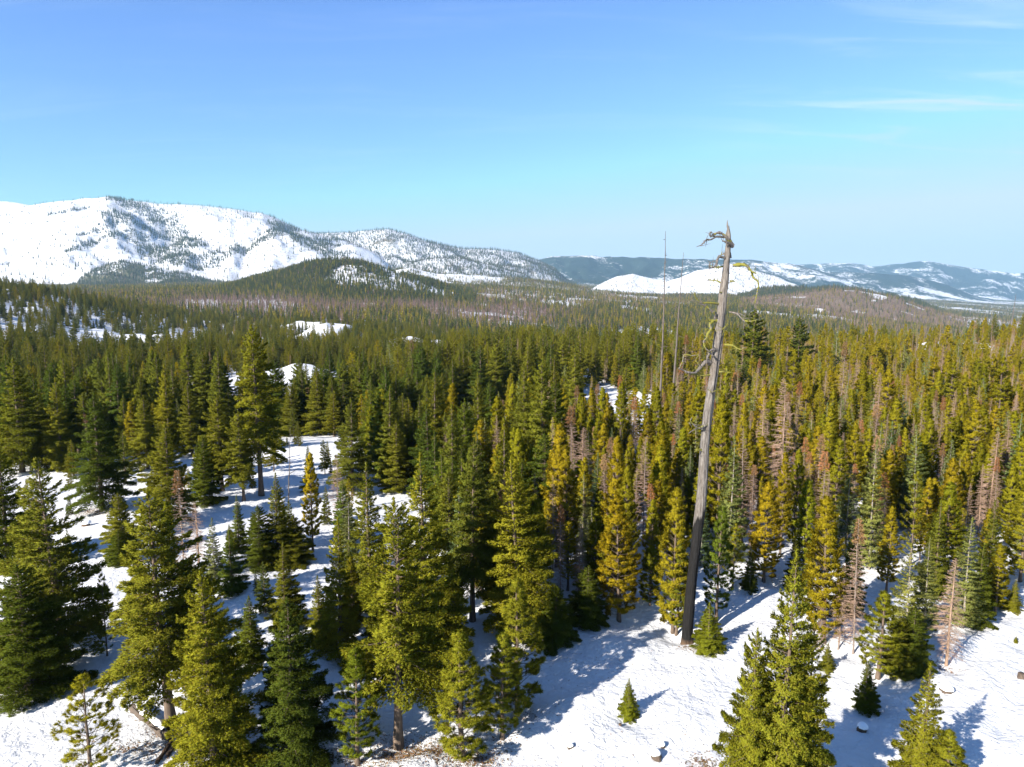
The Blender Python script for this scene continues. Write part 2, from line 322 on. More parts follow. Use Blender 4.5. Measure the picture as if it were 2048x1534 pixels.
# ------------------------------------------------------------------ hand-placed trees: column, top row, base row, proto, width px, tint, label
G = (1, 1, 1); DK = (.62, .74, .80); BR = (1.35, 1.28, 1.0); GOLD = (1.08, 1.0, .85); BL = (.85, 1.05, 1.5)
HAND = [
 (132, 915, 1318, 'fir_b', 205, G, 'large ragged olive fir near the left edge above the bushy dark fir'),
 (60, 1130, 1392, 'fir_d', 190, DK, 'low bushy dark fir with branches to the snow at the left edge'),
 (20, 880, 1140, 'fir_a', 120, DK, 'dark fir cut by the left edge, above the large ragged fir'),
 (182, 1345, 1565, 'pond_b', 150, BR, 'small open yellow-green pine, lowest in the left corner'),
 (343, 985, 1455, 'fir_c', 225, G, 'broad shaggy fir on a long bare trunk beside the fallen log'),
 (430, 1140, 1545, 'fir_d', 195, BR, 'bright dense fir right of the fallen log, its skirt hiding the trunk base'),
 (588, 1195, 1530, 'fir_d', 165, DK, 'very dark dense fir between two sunlit firs in the front row'),
 (573, 1085, 1255, 'fir_e', 85, G, 'narrow sunlit fir just behind the very dark dense fir'),
 (505, 1190, 1330, 'fir_e', 75, DK, 'small dark fir squeezed behind the bright dense fir'),
 (715, 1295, 1530, 'pond_a', 125, (.8, 1, 1.1), 'round-topped bluish-green young pine left of the bare brown trunk'),
 (797, 1000, 1498, 'fir_c', 205, BR, 'tallest front-row sunlit fir, standing on a bare brown trunk in the middle'),
 (852, 905, 1330, 'fir_a', 165, BR, 'tall sunlit fir rising behind the right shoulder of the bare-trunk fir'),
 (925, 1255, 1525, 'pond_c', 150, BR, 'bright tufted pine right of the bare-trunk fir, over rusty litter'),
 (1005, 1262, 1482, 'pond_a', 115, BR, 'tufted pine with a short dark trunk right of the brightest pine'),
 (1036, 1150, 1430, 'pond_c', 130, G, 'taller tufted pine at the edge of the open snow slope'),
 (945, 878, 1245, 'fir_c', 125, G, 'dense fir with a dark bare lower trunk behind the tufted pines'),
 (1040, 915, 1270, 'fir_b', 165, BR, 'yellow-green fir with upturned branch tips behind the taller tufted pine'),
 (682, 1035, 1320, 'fir_e', 100, BR, 'slim light fir left of the tallest front-row fir'),
 (742, 925, 1215, 'fir_e', 105, G, 'slim fir up behind the slim light fir'),
 (1112, 1170, 1285, 'fir_d', 95, DK, 'squat dark fir in shade at the top of the snow slope'),
 (1175, 1130, 1250, 'fir_d', 90, DK, 'shaded low fir left of the golden bushy pine'),
 (1105, 1272, 1312, 'fir_e', 22, DK, 'tiny fir seedling at the shaded foot of the snow slope'),
 (1258, 1356, 1440, 'fir_e', 44, (1.2, 1.3, .9), 'knee-high bright fir alone on the open snow'),
 (1232, 868, 1150, 'lodge_b', 80, GOLD, 'tall golden pine behind the bushy golden pine'),
 (1238, 985, 1243, 'lodge_b', 112, GOLD, 'bushy golden pine with a dark skirt at the top of the snow'),
 (1345, 970, 1270, 'lodge_b', 100, G, 'bushy pine crowding the left side of the charred snag'),
 (1352, 1085, 1275, 'pond_a', 75, G, 'short gold pine directly left of the charred base of the snag'),
 (1432, 1010, 1245, 'pond_a', 80, (.75, .95, 1), 'loose dark pine just right of the charred snag'),
 (1417, 1203, 1305, 'fir_e', 70, (1.1, 1.2, .9), 'waist-high green fir touching the charred base of the snag'),
 (1465, 1045, 1178, 'pond_b', 60, BR, 'little pine on a thin black stem in the snow right of the snag'),
 (1527, 960, 1165, 'lodge_b', 88, GOLD, 'bushy olive pine behind the little thin-stemmed pine'),
 (1551, 1098, 1640, 'fir_a', 178, BR, 'tall middle spire of the big yellow-green fir clump in front'),
 (1496, 1255, 1640, 'fir_d', 128, BR, 'left shoulder fir of the big yellow-green clump in front'),
 (1600, 1230, 1640, 'fir_b', 128, BR, 'right shoulder fir of the big yellow-green clump in front'),
 (1605, 955, 1168, 'lodge_a', 72, (.85, 1.05, 1), 'slim green pine behind the big fir clump'),
 (1648, 985, 1285, 'lodge_b', 112, GOLD, 'golden pine left of the two bare dead trees'),
 (1706, 1032, 1312, 'dead_b', 62, G, 'bare dead tree with a rust-red tip beside the golden pine'),
 (1676, 1120, 1302, 'dead_a', 66, G, 'shorter bare dead tree left of the rust-tipped one'),
 (1755, 1180, 1362, 'pond_a', 110, (.95, 1, 1), 'bushy green pine right of the bare dead trees'),
 (1822, 1215, 1345, 'fir_d', 82, DK, 'dark little fir behind the bushy green pine'),
 (1812, 1085, 1285, 'spruce_b', 66, BR, 'thin silvery fir between the dark little fir and the dense stand'),
 (1728, 1318, 1425, 'fir_e', 55, DK, 'small dark fir standing alone below the bushy green pine'),
 (1892, 1110, 1335, 'dead_c', 84, (.8, .75, .75), 'grey-brown dead tree thick with twigs near the right edge'),
 (1925, 1035, 1258, 'spruce_a', 80, BR, 'silvery fir just right of the grey-brown dead tree'),
 (1972, 1000, 1215, 'fir_e', 72, G, 'slender fir behind the silvery fir near the right edge'),
 (1838, 1322, 1590, 'fir_e', 112, BR, 'slim sunlit fir lowest in the right corner'),
 (1890, 1455, 1600, 'pond_c', 105, BR, 'tufted pine top overlapping the lowest right-corner fir'),
 (2025, 1158, 1226, 'fir_e', 36, BR, 'small bright fir on the snow at the right edge'),
 (2031, 1270, 1291, 'fir_e', 10, BR, 'seedling fir poking from the snow at the right edge'),
 (1655, 1285, 1342, 'fir_e', 34, G, 'tiny fir beside the foot of the bare dead trees'),
 (205, 785, 1022, 'fir_b', 118, DK, 'dark spreading fir over a brown bare patch in the left clearing'),
 (340, 845, 1052, 'fir_b', 108, G, 'full olive fir right of the snowy left clearing'),
 (523, 650, 992, 'tall_a', 98, BR, 'tallest conifer on the left, a long bare trunk above the snowy knoll'),
 (445, 790, 982, 'fir_c', 78, G, 'olive fir left of the tallest left conifer'),
 (488, 820, 1002, 'fir_c', 70, G, 'fir leaning close to the long bare trunk on the left'),
 (410, 870, 1010, 'fir_d', 70, DK, 'dark fir between the full olive fir and the olive fir'),
 (45, 715, 945, 'fir_b', 112, (.8, .85, .8), 'tall dark fir at the left edge above the clearing'),
 (125, 755, 940, 'fir_a', 72, G, 'narrow fir right of the tall dark left-edge fir'),
 (188, 742, 900, 'fir_a', 75, G, 'fir rising behind the dark spreading fir'),
 (340, 728, 905, 'fir_a', 62, BR, 'yellow-green pointed fir behind the full olive fir'),
 (385, 762, 912, 'fir_a', 60, G, 'pointed fir right of the yellow-green pointed fir'),
 (296, 790, 938, 'fir_b', 72, G, 'broad-topped fir with a thin trunk left of the full olive fir'),
 (268, 800, 930, 'lodge_a', 45, G, 'slim pine left of the broad-topped fir'),
 (706, 795, 992, 'fir_b', 88, G, 'rounded fir at the right end of the snowy knoll'),
 (626, 902, 1105, 'lodge_a', 55, BR, 'slender gold-green pine on a bare stem below the knoll'),
 (676, 905, 1062, 'dead_a', 55, (.55, .62, .5), 'thin almost bare tree below the knoll'),
 (556, 945, 1132, 'fir_e', 78, G, 'pointed fir below the knoll, bushes at its foot'),
 (520, 1010, 1140, 'fir_d', 80, DK, 'bushy dark fir left of the pointed fir below the knoll'),
 (590, 1030, 1130, 'fir_d', 75, G, 'bushy fir right of the pointed fir below the knoll'),
 (430, 1035, 1155, 'spruce_a', 45, G, 'pale young fir on the snow above the bright dense fir'),
 (466, 1060, 1190, 'fir_e', 62, (.8, 1, 1.2), 'bluish young fir beside the pale young fir'),
 (372, 935, 1195, 'dead_b', 55, G, 'dead tree with a rusty top behind the broad shaggy fir'),
 (398, 1000, 1130, 'dead_c', 60, (.9, .8, .75), 'short grey dead tree right of the rusty-topped dead tree'),
 (250, 985, 1115, 'fir_d', 75, G, 'bushy fir left of the broad shaggy fir, in the clearing'),
 (238, 1060, 1130, 'fir_d', 60, DK, 'low dark fir beside the snowy trail in the left clearing'),
 (215, 1145, 1315, 'pond_b', 55, DK, 'spindly dark pine between the ragged fir and the shaggy fir'),
 (795, 838, 985, 'fir_a', 70, G, 'pointed fir up behind the slim firs in the middle'),
 (700, 995, 1150, 'spruce_b', 60, G, 'pale thin fir behind the slim light fir'),
 (870, 745, 960, 'fir_b', 88, G, 'full fir above the dense bare-trunk fir in the middle'),
 (640, 735, 870, 'fir_a', 66, G, 'fir behind the crest of the snowy knoll'),
 (585, 760, 872, 'fir_a', 58, G, 'shorter fir behind the left of the knoll crest'),
 (770, 755, 930, 'fir_b', 95, (.8, .9, .9), 'wide dark fir up beyond the rounded fir'),
 (960, 690, 835, 'fir_b', 72, DK, 'dark fir with its trunk foot in a small snow gap'),
 (1500, 618, 775, 'mfir_b', 72, DK, 'dark fir standing above the stand right beside the tall snag'),
 (1595, 632, 760, 'mfir_b', 52, DK, 'dark pointed fir on the stand skyline right of the snag'),
 (1456, 872, 1122, 'spruce_a', 74, BR, 'silver fir with a white trunk line right of the snag'),
 (1737, 880, 1140, 'spruce_a', 72, BR, 'silver fir with a white trunk line in the right stand'),
 (1820, 940, 1130, 'pond_b', 70, G, 'open pine with dark gaps in the right stand'),
 (1885, 960, 1170, 'lodge_b', 85, (.9, 1.05, 1), 'bushy green pine left of the silvery right fir'),
 (2040, 940, 1165, 'lodge_b', 90, (.9, 1, 1), 'bushy pine cut by the right edge'),
 (1690, 930, 1110, 'spruce_b', 62, G, 'pale narrow fir above the golden pine'),
 (1560, 900, 1110, 'lodge_c', 50, GOLD, 'slim golden pine behind the bushy olive pine'),
 (1628, 1035, 1262, 'lodge_a', 70, G, 'slim pine tucked behind the golden pine by the bare trees'),
 (1700, 1050, 1228, 'fir_e', 66, G, 'olive fir behind the rust-tipped bare tree'),
 (1772, 1010, 1190, 'lodge_a', 60, GOLD, 'slim golden pine up behind the thin silvery fir'),
 (1848, 1075, 1262, 'spruce_a', 66, G, 'pale full fir between thin silvery fir and grey-brown dead tree'),
 (1868, 1000, 1190, 'fir_e', 64, G, 'olive fir behind the pale full fir'),
 (1952, 1090, 1250, 'fir_e', 60, (.85, .95, 1), 'shaded small fir right of the silvery fir near the right edge'),
 (1585, 1070, 1180, 'fir_e', 44, G, 'small fir at the stand edge behind the big fir clump'),
 (1500, 1090, 1185, 'fir_e', 36, DK, 'small dark fir right of the little thin-stemmed pine'),
 (1640, 1180, 1300, 'dead_b', 40, G, 'thin rusty sapling left of the two bare dead trees'),
 (1790, 1230, 1350, 'fir_d', 70, G, 'low fir crowding the bushy green pine from behind'),
 (1990, 1085, 1232, 'lodge_a', 62, G, 'slim pine near the right edge behind the shaded small fir'),
 (1300, 1090, 1215, 'lodge_b', 62, (.8, .95, .9), 'shaded pine at the snow edge left of the snag pines'),
 (640, 1150, 1290, 'fir_e', 62, G, 'slim fir left of the slim light fir'),
 (560, 1250, 1400, 'fir_e', 70, DK, 'dark fir behind the left shoulder of the very dark fir'),
 (760, 1120, 1300, 'fir_e', 80, G, 'fir behind the tallest front-row fir'),
 (905, 1110, 1270, 'fir_e', 66, DK, 'dark slim fir below the dense bare-trunk fir'),
 (1130, 905, 1110, 'dead_a', 60, G, 'pale dead tree in the gold pines left of the snag'),
 (1165, 850, 1050, 'dead_c', 75, (1.1, 1, 1), 'wide-branched dead tree left of the tall golden pine'),
 (1285, 870, 1090, 'dead_a', 62, G, 'pale dead tree right of the tall golden pine'),
]
WELLS.extend([(*at(h[0], h[2]), .5 + .0035 * h[4]) for h in HAND if h[2] > 1130 and h[2] < 1600])      # the snow has sunk round the nearest trunks

# ------------------------------------------------------------------ the land as one sheet (cut into named pieces)
def land():
    tt = np.concatenate([-np.exp(np.linspace(math.log(6.0), math.log(.93), 40)), np.linspace(-.9, .9, 601), np.exp(np.linspace(math.log(.93), math.log(6.0), 40))])
    yy = np.exp(np.concatenate([np.linspace(math.log(9), math.log(20), 40), np.linspace(math.log(20.2), math.log(140), 270), np.linspace(math.log(141.5), math.log(3000), 240), np.linspace(math.log(3025), math.log(13500), 210), np.linspace(math.log(14500), math.log(40000), 10)]))
    T, Y = np.meshgrid(tt, yy); X = T * Y
    Z, I = terrain(X, Y, True)
    return X, Y, Z, I, len(tt), len(yy)
X_, Y_, Z_, I_, nT, nY = land()
names = [r[0] for r in RIDGES]
nid = {n: i for i, n in enumerate(names)}
# lines of timber on the snowy mountains, traced down ridges and draws: photo points, width in metres
TIMBER = [([(232, 397), (262, 410), (300, 432), (340, 462), (392, 492)], 60), ([(225, 430), (262, 445), (300, 462), (335, 478)], 45), ([(232, 470), (280, 478), (318, 505), (352, 522), (400, 540)], 55), ([(445, 520), (500, 498), (545, 470), (575, 455)], 60), ([(560, 455), (610, 478), (650, 492)], 70),
          ([(590, 480), (640, 500), (680, 512)], 40), ([(170, 470), (215, 452), (235, 440)], 30), ([(90, 440), (130, 425), (170, 420)], 22), ([(330, 505), (380, 515), (430, 508)], 35), ([(150, 500), (200, 480)], 30), ([(640, 480), (720, 488), (760, 505)], 30), ([(545, 427), (575, 440), (605, 455)], 35)]
TSEG = []
for L_, w in TIMBER:
    q = [at(*p) for p in L_]
    for p0, p1 in zip(q[:-1], q[1:]): TSEG.append((p0, p1, w))
def stand(x, y, lid, px):
    """density, share of fir, share of pine (the rest dead or burnt), burnt belt, mountain flag at points of the far land"""
    n1 = fbm(x / 160, y / 160, 4, 110); n2 = fbm(x / 60, y / 60, 3, 120); n3 = fbm(x / 420, y / 420, 3, 130)
    L = lambda n: lid == nid[n]
    dn = np.full(len(x), .80); kf = np.full(len(x), .55); kp = np.full(len(x), .25)
    bb = np.exp(-((np.log(y) - np.log(1120) - .08 * np.sin(x / 260)) / .23) ** 2) * np.clip((1250 - px) / 260, 0, 1)
    bb = bb * np.clip(.72 + 2.2 * n1 + .8 * n3, 0, 1); kf = kf * (1 - .95 * bb); kp = kp * (1 - .9 * bb)
    pk = np.clip(n3 * 2.4 + .35, 0, 1) * (px > 860) * (y > 900); kf = kf * (1 - .6 * pk); kp = kp * (1 - .3 * pk)
    dn = np.where((n1 > .20) & (y > 1300), .12, dn); dn = dn * np.where(n2 > .26, .5, 1)
    def setk(m, d, f, p):
        nonlocal dn, kf, kp
        dn = np.where(m, d, dn); kf = np.where(m, f, kf); kp = np.where(m, p, kp)
    setk(L('mid_hill') & (bb < .45), np.where((n2 + n1 * .8 > .12) & (px > 600), .22, .92), .80, .12)
    setk(L('dark_knob'), np.where((n2 > .10) & (px > 290), .3, .95), .8, .0)
    setk(L('bench'), np.where(n1 > .06, .06, .75), .35, .3)
    setk(L('brown_hill'), np.where(n2 > .3, .3, .95), .10, .10)
    setk(L('dark_hill'), .95, .8, .05)
    setk(L('dome'), .05 + .10 * (px > 1420) + .3 * (n2 > .2), .5, 0)
    mt = np.isin(lid, [nid[n] for n in ('snow_main', 'snow_spur', 'snow_spur2', 'burnt_ridge', 'burnt_spur', 'snow_far')])
    tl = np.zeros(len(x)); q = np.nonzero(mt)[0]
    for (ax, ay), (bx, by), w in TSEG:
        vx, vy = bx - ax, by - ay; k = np.clip(((x[q] - ax) * vx + (y[q] - ay) * vy) / (vx * vx + vy * vy + 1e-6), 0, 1)
        d = np.hypot(x[q] - ax - k * vx, (y[q] - ay - k * vy) * .6); tl[q] = np.maximum(tl[q], np.exp(-(d / (w * (1 + 1.2 * n2[q]))) ** 2))
    setk(mt, .24 + .70 * tl + .08 * (n3 > .1) + .10 * L('snow_spur2') * (n1 > .05), .12 + .6 * (tl > .3), 0)
    setk(L('burnt_ridge') | L('burnt_spur'), .80 + .2 * (n1 > 0), .40, 0)
    setk(L('snow_far'), .10, .1, 0)
    setk((lid == -1) & (y > 2300), np.where(n1 + .5 * n3 > .10, .03, .8), .5, .2)
    setk((lid == -1) & (y > 3000) & (px < 800), .85, .6, 0)
    setk(L('far_plateau') | L('far_peaks') | L('far_slope'), .4, .9, 0)
    for nm in ('snow_main', 'burnt_ridge', 'snow_far'):
        D0 = [r for r in RIDGES if r[0] == nm][0][1]; cr = L(nm) & (y > D0 * .96) & ((nm != 'snow_main') | (px > 225)); dn = np.where(cr, np.maximum(dn, .5), dn)
    return dn, kf, kp, bb, mt
forest = np.zeros_like(X_); brown = np.zeros_like(X_)
_p = project(X_, np.maximum(Y_, 20), Z_)[0].ravel(); _f = (Y_.ravel() > 600) & (np.abs(_p - 1024) < 2500)
_d = stand(X_.ravel()[_f], Y_.ravel()[_f], I_.ravel()[_f], _p[_f])
_c = np.zeros(X_.size); _b = np.zeros(X_.size); _c[_f] = np.where(_d[4], _d[0] * .45, np.clip(_d[0] - .12, 0, 1) * .95); _b[_f] = np.clip(1 - _d[1] - _d[2], 0, 1)
forest = _c.reshape(X_.shape); brown = _b.reshape(X_.shape)
for n, f in (('far_plateau', .80), ('far_peaks', .76), ('far_slope', .70), ('dome', .0)): forest[I_ == nid[n]] = f; brown[I_ == nid[n]] = 0
forest = np.where((I_ == -1) & (Y_ > 6300), .74 - .1 * (Y_ > 9500), forest)
def snow_material(name, far, dark=False):
    m, t, b = mat(name)
    geo = t.nodes.new('ShaderNodeNewGeometry'); pos = geo.outputs['Position']
    if not far:
        n1 = noise(t, pos, .35, 3, .5); n2 = noise(t, pos, 2.6, 5, .6, .4); n3 = noise(t, pos, 14, 3, .6)
        c = ramp(t, n1, [(.35, (.56, .57, .59)), (.65, (.66, .66, .665))])
        # litter: needles, bark crumbs and twigs blown onto the snow, thicker in some places
        spot = M(t, 'MULTIPLY', M(t, 'GREATER_THAN', noise(t, pos, 5.5, 5, .75), .67), M(t, 'GREATER_THAN', noise(t, pos, .16, 2), .53))
        c = mixc(t, M(t, 'MULTIPLY', spot, .75), c, (.16, .10, .06))
        t.links.new(c, b.inputs['Base Color'])
        h = M(t, 'ADD', M(t, 'MULTIPLY', n2, .30), M(t, 'MULTIPLY', n3, .02))
        bp = t.nodes.new('ShaderNodeBump'); bp.inputs['Strength'].default_value = .9; bp.inputs['Distance'].default_value = .75
        t.links.new(h, bp.inputs['Height']); t.links.new(bp.outputs[0], b.inputs['Normal'])
        b.inputs['Roughness'].default_value = .75; b.inputs['Specular IOR Level'].default_value = .2
    else:
        at_ = t.nodes.new('ShaderNodeAttribute'); at_.attribute_name = 'cover'
        sp = t.nodes.new('ShaderNodeSeparateColor'); t.links.new(at_.outputs['Color'], sp.inputs[0])
        nbig = noise(t, pos, .0016, 6, .62, .6); nmid = noise(t, pos, .02, 4, .7)
        mpn = t.nodes.new('ShaderNodeMapping'); mpn.inputs['Scale'].default_value = (1, .35, 1.6); t.links.new(pos, mpn.inputs[0])
        nf = noise(t, mpn.outputs[0], .055, 3, .8)
        k = M(t, 'ADD', M(t, 'ADD', M(t, 'MULTIPLY', nbig, 2.0), M(t, 'MULTIPLY', nmid, .6)), M(t, 'MULTIPLY', nf, .8))
        thr = M(t, 'SUBTRACT', 2.42, M(t, 'MULTIPLY', sp.outputs[0], 1.12))
        msk = t.nodes.new('ShaderNodeMapRange'); t.links.new(M(t, 'SUBTRACT', k, thr), msk.inputs[0]); msk.inputs[1].default_value = -.06; msk.inputs[2].default_value = .06
        fc = mixc(t, sp.outputs[1], (.022, .042, .034) if dark else (.08, .10, .035), (.24, .165, .14))
        fc = mixc(t, M(t, 'MULTIPLY', nf, .6), fc, (.04, .05, .035) if dark else (.13, .125, .06))
        # brush, rocks and fallen timber poking through the snow
        br = M(t, 'MULTIPLY', M(t, 'GREATER_THAN', noise(t, mpn.outputs[0], .10, 4, .8), .565), M(t, 'GREATER_THAN', noise(t, pos, .004, 3), .47))
        sc = mixc(t, M(t, 'MULTIPLY', br, .75), mixc(t, nmid, (.50, .52, .56), (.74, .75, .76)), (.20, .15, .12))
        c = mixc(t, msk.outputs[0], sc, fc); t.links.new(c, b.inputs['Base Color'])
        bp = t.nodes.new('ShaderNodeBump'); bp.inputs['Strength'].default_value = .5; bp.inputs['Distance'].default_value = 8
        t.links.new(M(t, 'ADD', nmid, M(t, 'MULTIPLY', M(t, 'MULTIPLY', nf, msk.outputs[0]), 1.5)), bp.inputs['Height']); t.links.new(bp.outputs[0], b.inputs['Normal'])
        b.inputs['Roughness'].default_value = .85; b.inputs['Specular IOR Level'].default_value = .1
    return m
MAT['snow'] = snow_material('snow_ground', False); MAT['hills'] = snow_material('snow_and_forest', True); MAT['farhills'] = snow_material('snow_and_dark_forest', True, True)
def land_pieces():
    idx = np.arange(nT * nY).reshape(nY, nT)
    Q = np.stack([idx[:-1, :-1], idx[:-1, 1:], idx[1:, 1:], idx[1:, :-1]], -1).reshape(-1, 4)
    yc = Y_[:-1, :-1].ravel(); lc = I_[:-1, :-1].ravel()
    white = np.isin(lc, [nid[n] for n in ('snow_far', 'snow_main', 'snow_spur', 'snow_spur2', 'burnt_ridge', 'burnt_spur')])
    farm = np.isin(lc, [nid[n] for n in ('far_plateau', 'far_peaks', 'far_slope')])
    piece = np.where(yc < 700, 0, np.where(white, 2, np.where(farm, 3, 1)))
    V = np.stack([X_, Y_, Z_], -1).reshape(-1, 3); cov = np.stack([forest, brown, forest * 0, forest * 0 + 1], -1).reshape(-1, 4)
    for p, nm, mm in ((0, 'ground', MAT['snow']), (1, 'hills', MAT['hills']), (2, 'mountain', MAT['hills']), (3, 'far_mountains', MAT['farhills'])):
        q = Q[piece == p]; u, inv = np.unique(q, return_inverse=True)
        me = mesh_from(nm, V[u], inv.reshape(-1, 4), [mm], None, True)
        if p:
            ca = me.color_attributes.new('cover', 'FLOAT_COLOR', 'POINT'); ca.data.foreach_set('color', cov[u].astype(np.float32).ravel())
        tag(link(bpy.data.objects.new(nm, me)), kind='structure')
    # ground behind and below the camera
    g = np.array([[-200, -120, terrain(0, 9.)], [200, -120, 0], [54, 9, 0], [-54, 9, 0]], float); g[:, 2] = terrain(np.clip(g[:, 0], -50, 50), np.full(4, 9.0))
    tag(link(bpy.data.objects.new('ground_behind', mesh_from('ground_behind', g, np.array([[0, 1, 2, 3]]), [MAT['snow']]))), kind='structure')
land_pieces()
# what can be seen: running maximum of the elevation of the bare land along each bearing
VT = np.linspace(-.85, .85, 341); VY = np.exp(np.linspace(math.log(20), math.log(13000), 700))
_vt, _vy = np.meshgrid(VT, VY, indexing='ij'); _el = (terrain(_vt * _vy, _vy) - CAMZ) / _vy
VMAX = np.maximum.accumulate(_el, axis=1)
def seen(x, y, ztop):
    ti = np.clip(np.round((x / y + .85) / 1.7 * 340).astype(int), 0, 340); yi = np.clip(np.searchsorted(VY, y * .985) - 1, 0, 699)
    return (ztop - CAMZ) / y > VMAX[ti, yi] - 0.002

# ------------------------------------------------------------------ tree makers; each proto is 10 m tall with its own radius
def needles(P, D, L, K, w, spread):
    """K pointed needle sprays around each shoot: P,D (n,3), L (n,)"""
    n = len(P); t = (np.arange(K) / K)[None, :, None] * .75
    base = P[:, None] + D[:, None] * L[:, None, None] * t
    rv = unit(rng.normal(size=(n, K, 3))); d = unit(D[:, None] + rv * spread)
    ln = L[:, None, None] * rng.uniform(.55, .95, (n, K, 1))
    side = unit(np.cross(d, rng.normal(size=(n, K, 3)))) * (w * rng.uniform(.7, 1.3, (n, K, 1)))
    return np.stack([base - side, base + side, base + d * ln], 2).reshape(-1, 3, 3)
def trunk_mesh(name, H, r, m, sides=8, lean=0.0, segs=10):
    g = Geo(); s = np.linspace(0, 1, segs); z = s * H - .25 * (1 - s)
    wob = np.stack([np.cumsum(rng.normal(0, .02, segs)) * (H / 10) + lean * s, np.cumsum(rng.normal(0, .02, segs)) * (H / 10), z], 1); wob[0, :2] = 0
    wob[:, :2] *= s[:, None] ** .5
    rad = r * (1 - s) ** .85 * (1 + .45 * np.exp(-s * 22)) + .006
    g.tube(wob, rad, sides, 0); return g.mesh(name, [m], True)
def fir_crown(name, R0, cb=.06, nb=170, sh=190, K=6, nl=.135, w=.019, power=.8, droop=.30, up=.16, top=.98, mm='fir', gaps=.12, wood=True, e_top=50, e_bot=-8, irregular=.18, spread=.75, fan=.42):
    H = 10.0; g = Geo(); P = []; D = []; Ls = []; B0 = []; B1 = []; B2 = []; br = []
    side_bias = rng.uniform(0, 6.28)
    for i in range(nb):
        q = (i + rng.random()) / nb; q = q ** .85                 # 0 top, 1 bottom of the crown
        z = H * top * (1 - q) + H * cb * q
        if rng.random() < gaps * (.3 + q): continue
        az = i * 2.39996 + rng.normal(0, .25)
        prof = (q ** power) * (1 - .28 * max(0, (q - .82) / .18) ** 2) + .03
        L = R0 * prof * rng.uniform(1 - irregular * 1.6, 1 + irregular) * (1 + irregular * .6 * math.cos(az - side_bias))
        if L < .05: continue
        e = R(e_top + (e_bot - e_top) * q ** .6 + rng.normal(0, 6))
        ax = np.array([math.cos(az), math.sin(az), 0]); lat = np.array([-ax[1], ax[0], 0]); t0 = np.array([0, 0, z])
        pos = lambda s: t0 + ax * (L * s * math.cos(e))[..., None] + np.array([0, 0, 1.0]) * (L * (np.sin(e) * s - droop * q * s * s + up * s ** 3))[..., None]
        n = max(3, int(sh * L * L * fan + 9 * L + 2))
        s = rng.random(n) ** .7 * .92 + .08
        q2 = rng.uniform(-1, 1, n); hw = fan * L * (1.02 - s) ** .7 * np.minimum(1, s * 4)
        p = pos(s) + lat * (q2 * hw)[:, None] + np.array([0, 0, 1]) * (rng.normal(0, .025 + .02 * L, n) - .10 * np.abs(q2) * hw)[:, None]
        d = unit(ax * .9 + lat * (q2 * .9)[:, None] + np.array([0, 0, 1]) * (np.sin(e) * .6 + .1 + rng.normal(0, .22, n) + .25 * s)[:, None])
        P.append(p); D.append(d); Ls.append(nl * rng.uniform(.7, 1.25, n) * (.75 + .25 * min(1, L)))
        if wood:
            B0.append(pos(np.array([0.0]))[0]); B1.append(pos(np.array([.5]))[0]); B2.append(pos(np.array([.97]))[0]); br.append(.012 + .012 * L)
    # leader
    n = max(4, int(sh / 5)); P.append(np.stack([rng.normal(0, .015, n), rng.normal(0, .015, n), rng.uniform(H * .95, H * 1.0, n)], 1)); D.append(unit(np.array([0, 0, 1.]) + rng.normal(0, .35, (n, 3)))); Ls.append(np.full(n, nl * .9))
    g.tris(needles(np.concatenate(P), np.concatenate(D), np.concatenate(Ls), K, w, spread), 0)
    if wood: tubes3(g, np.array(B0), np.array(B1), np.array(B2), np.array(br), 1)
    return soft_normals(g.mesh(name, [MAT[mm], MAT['darktwig']]))
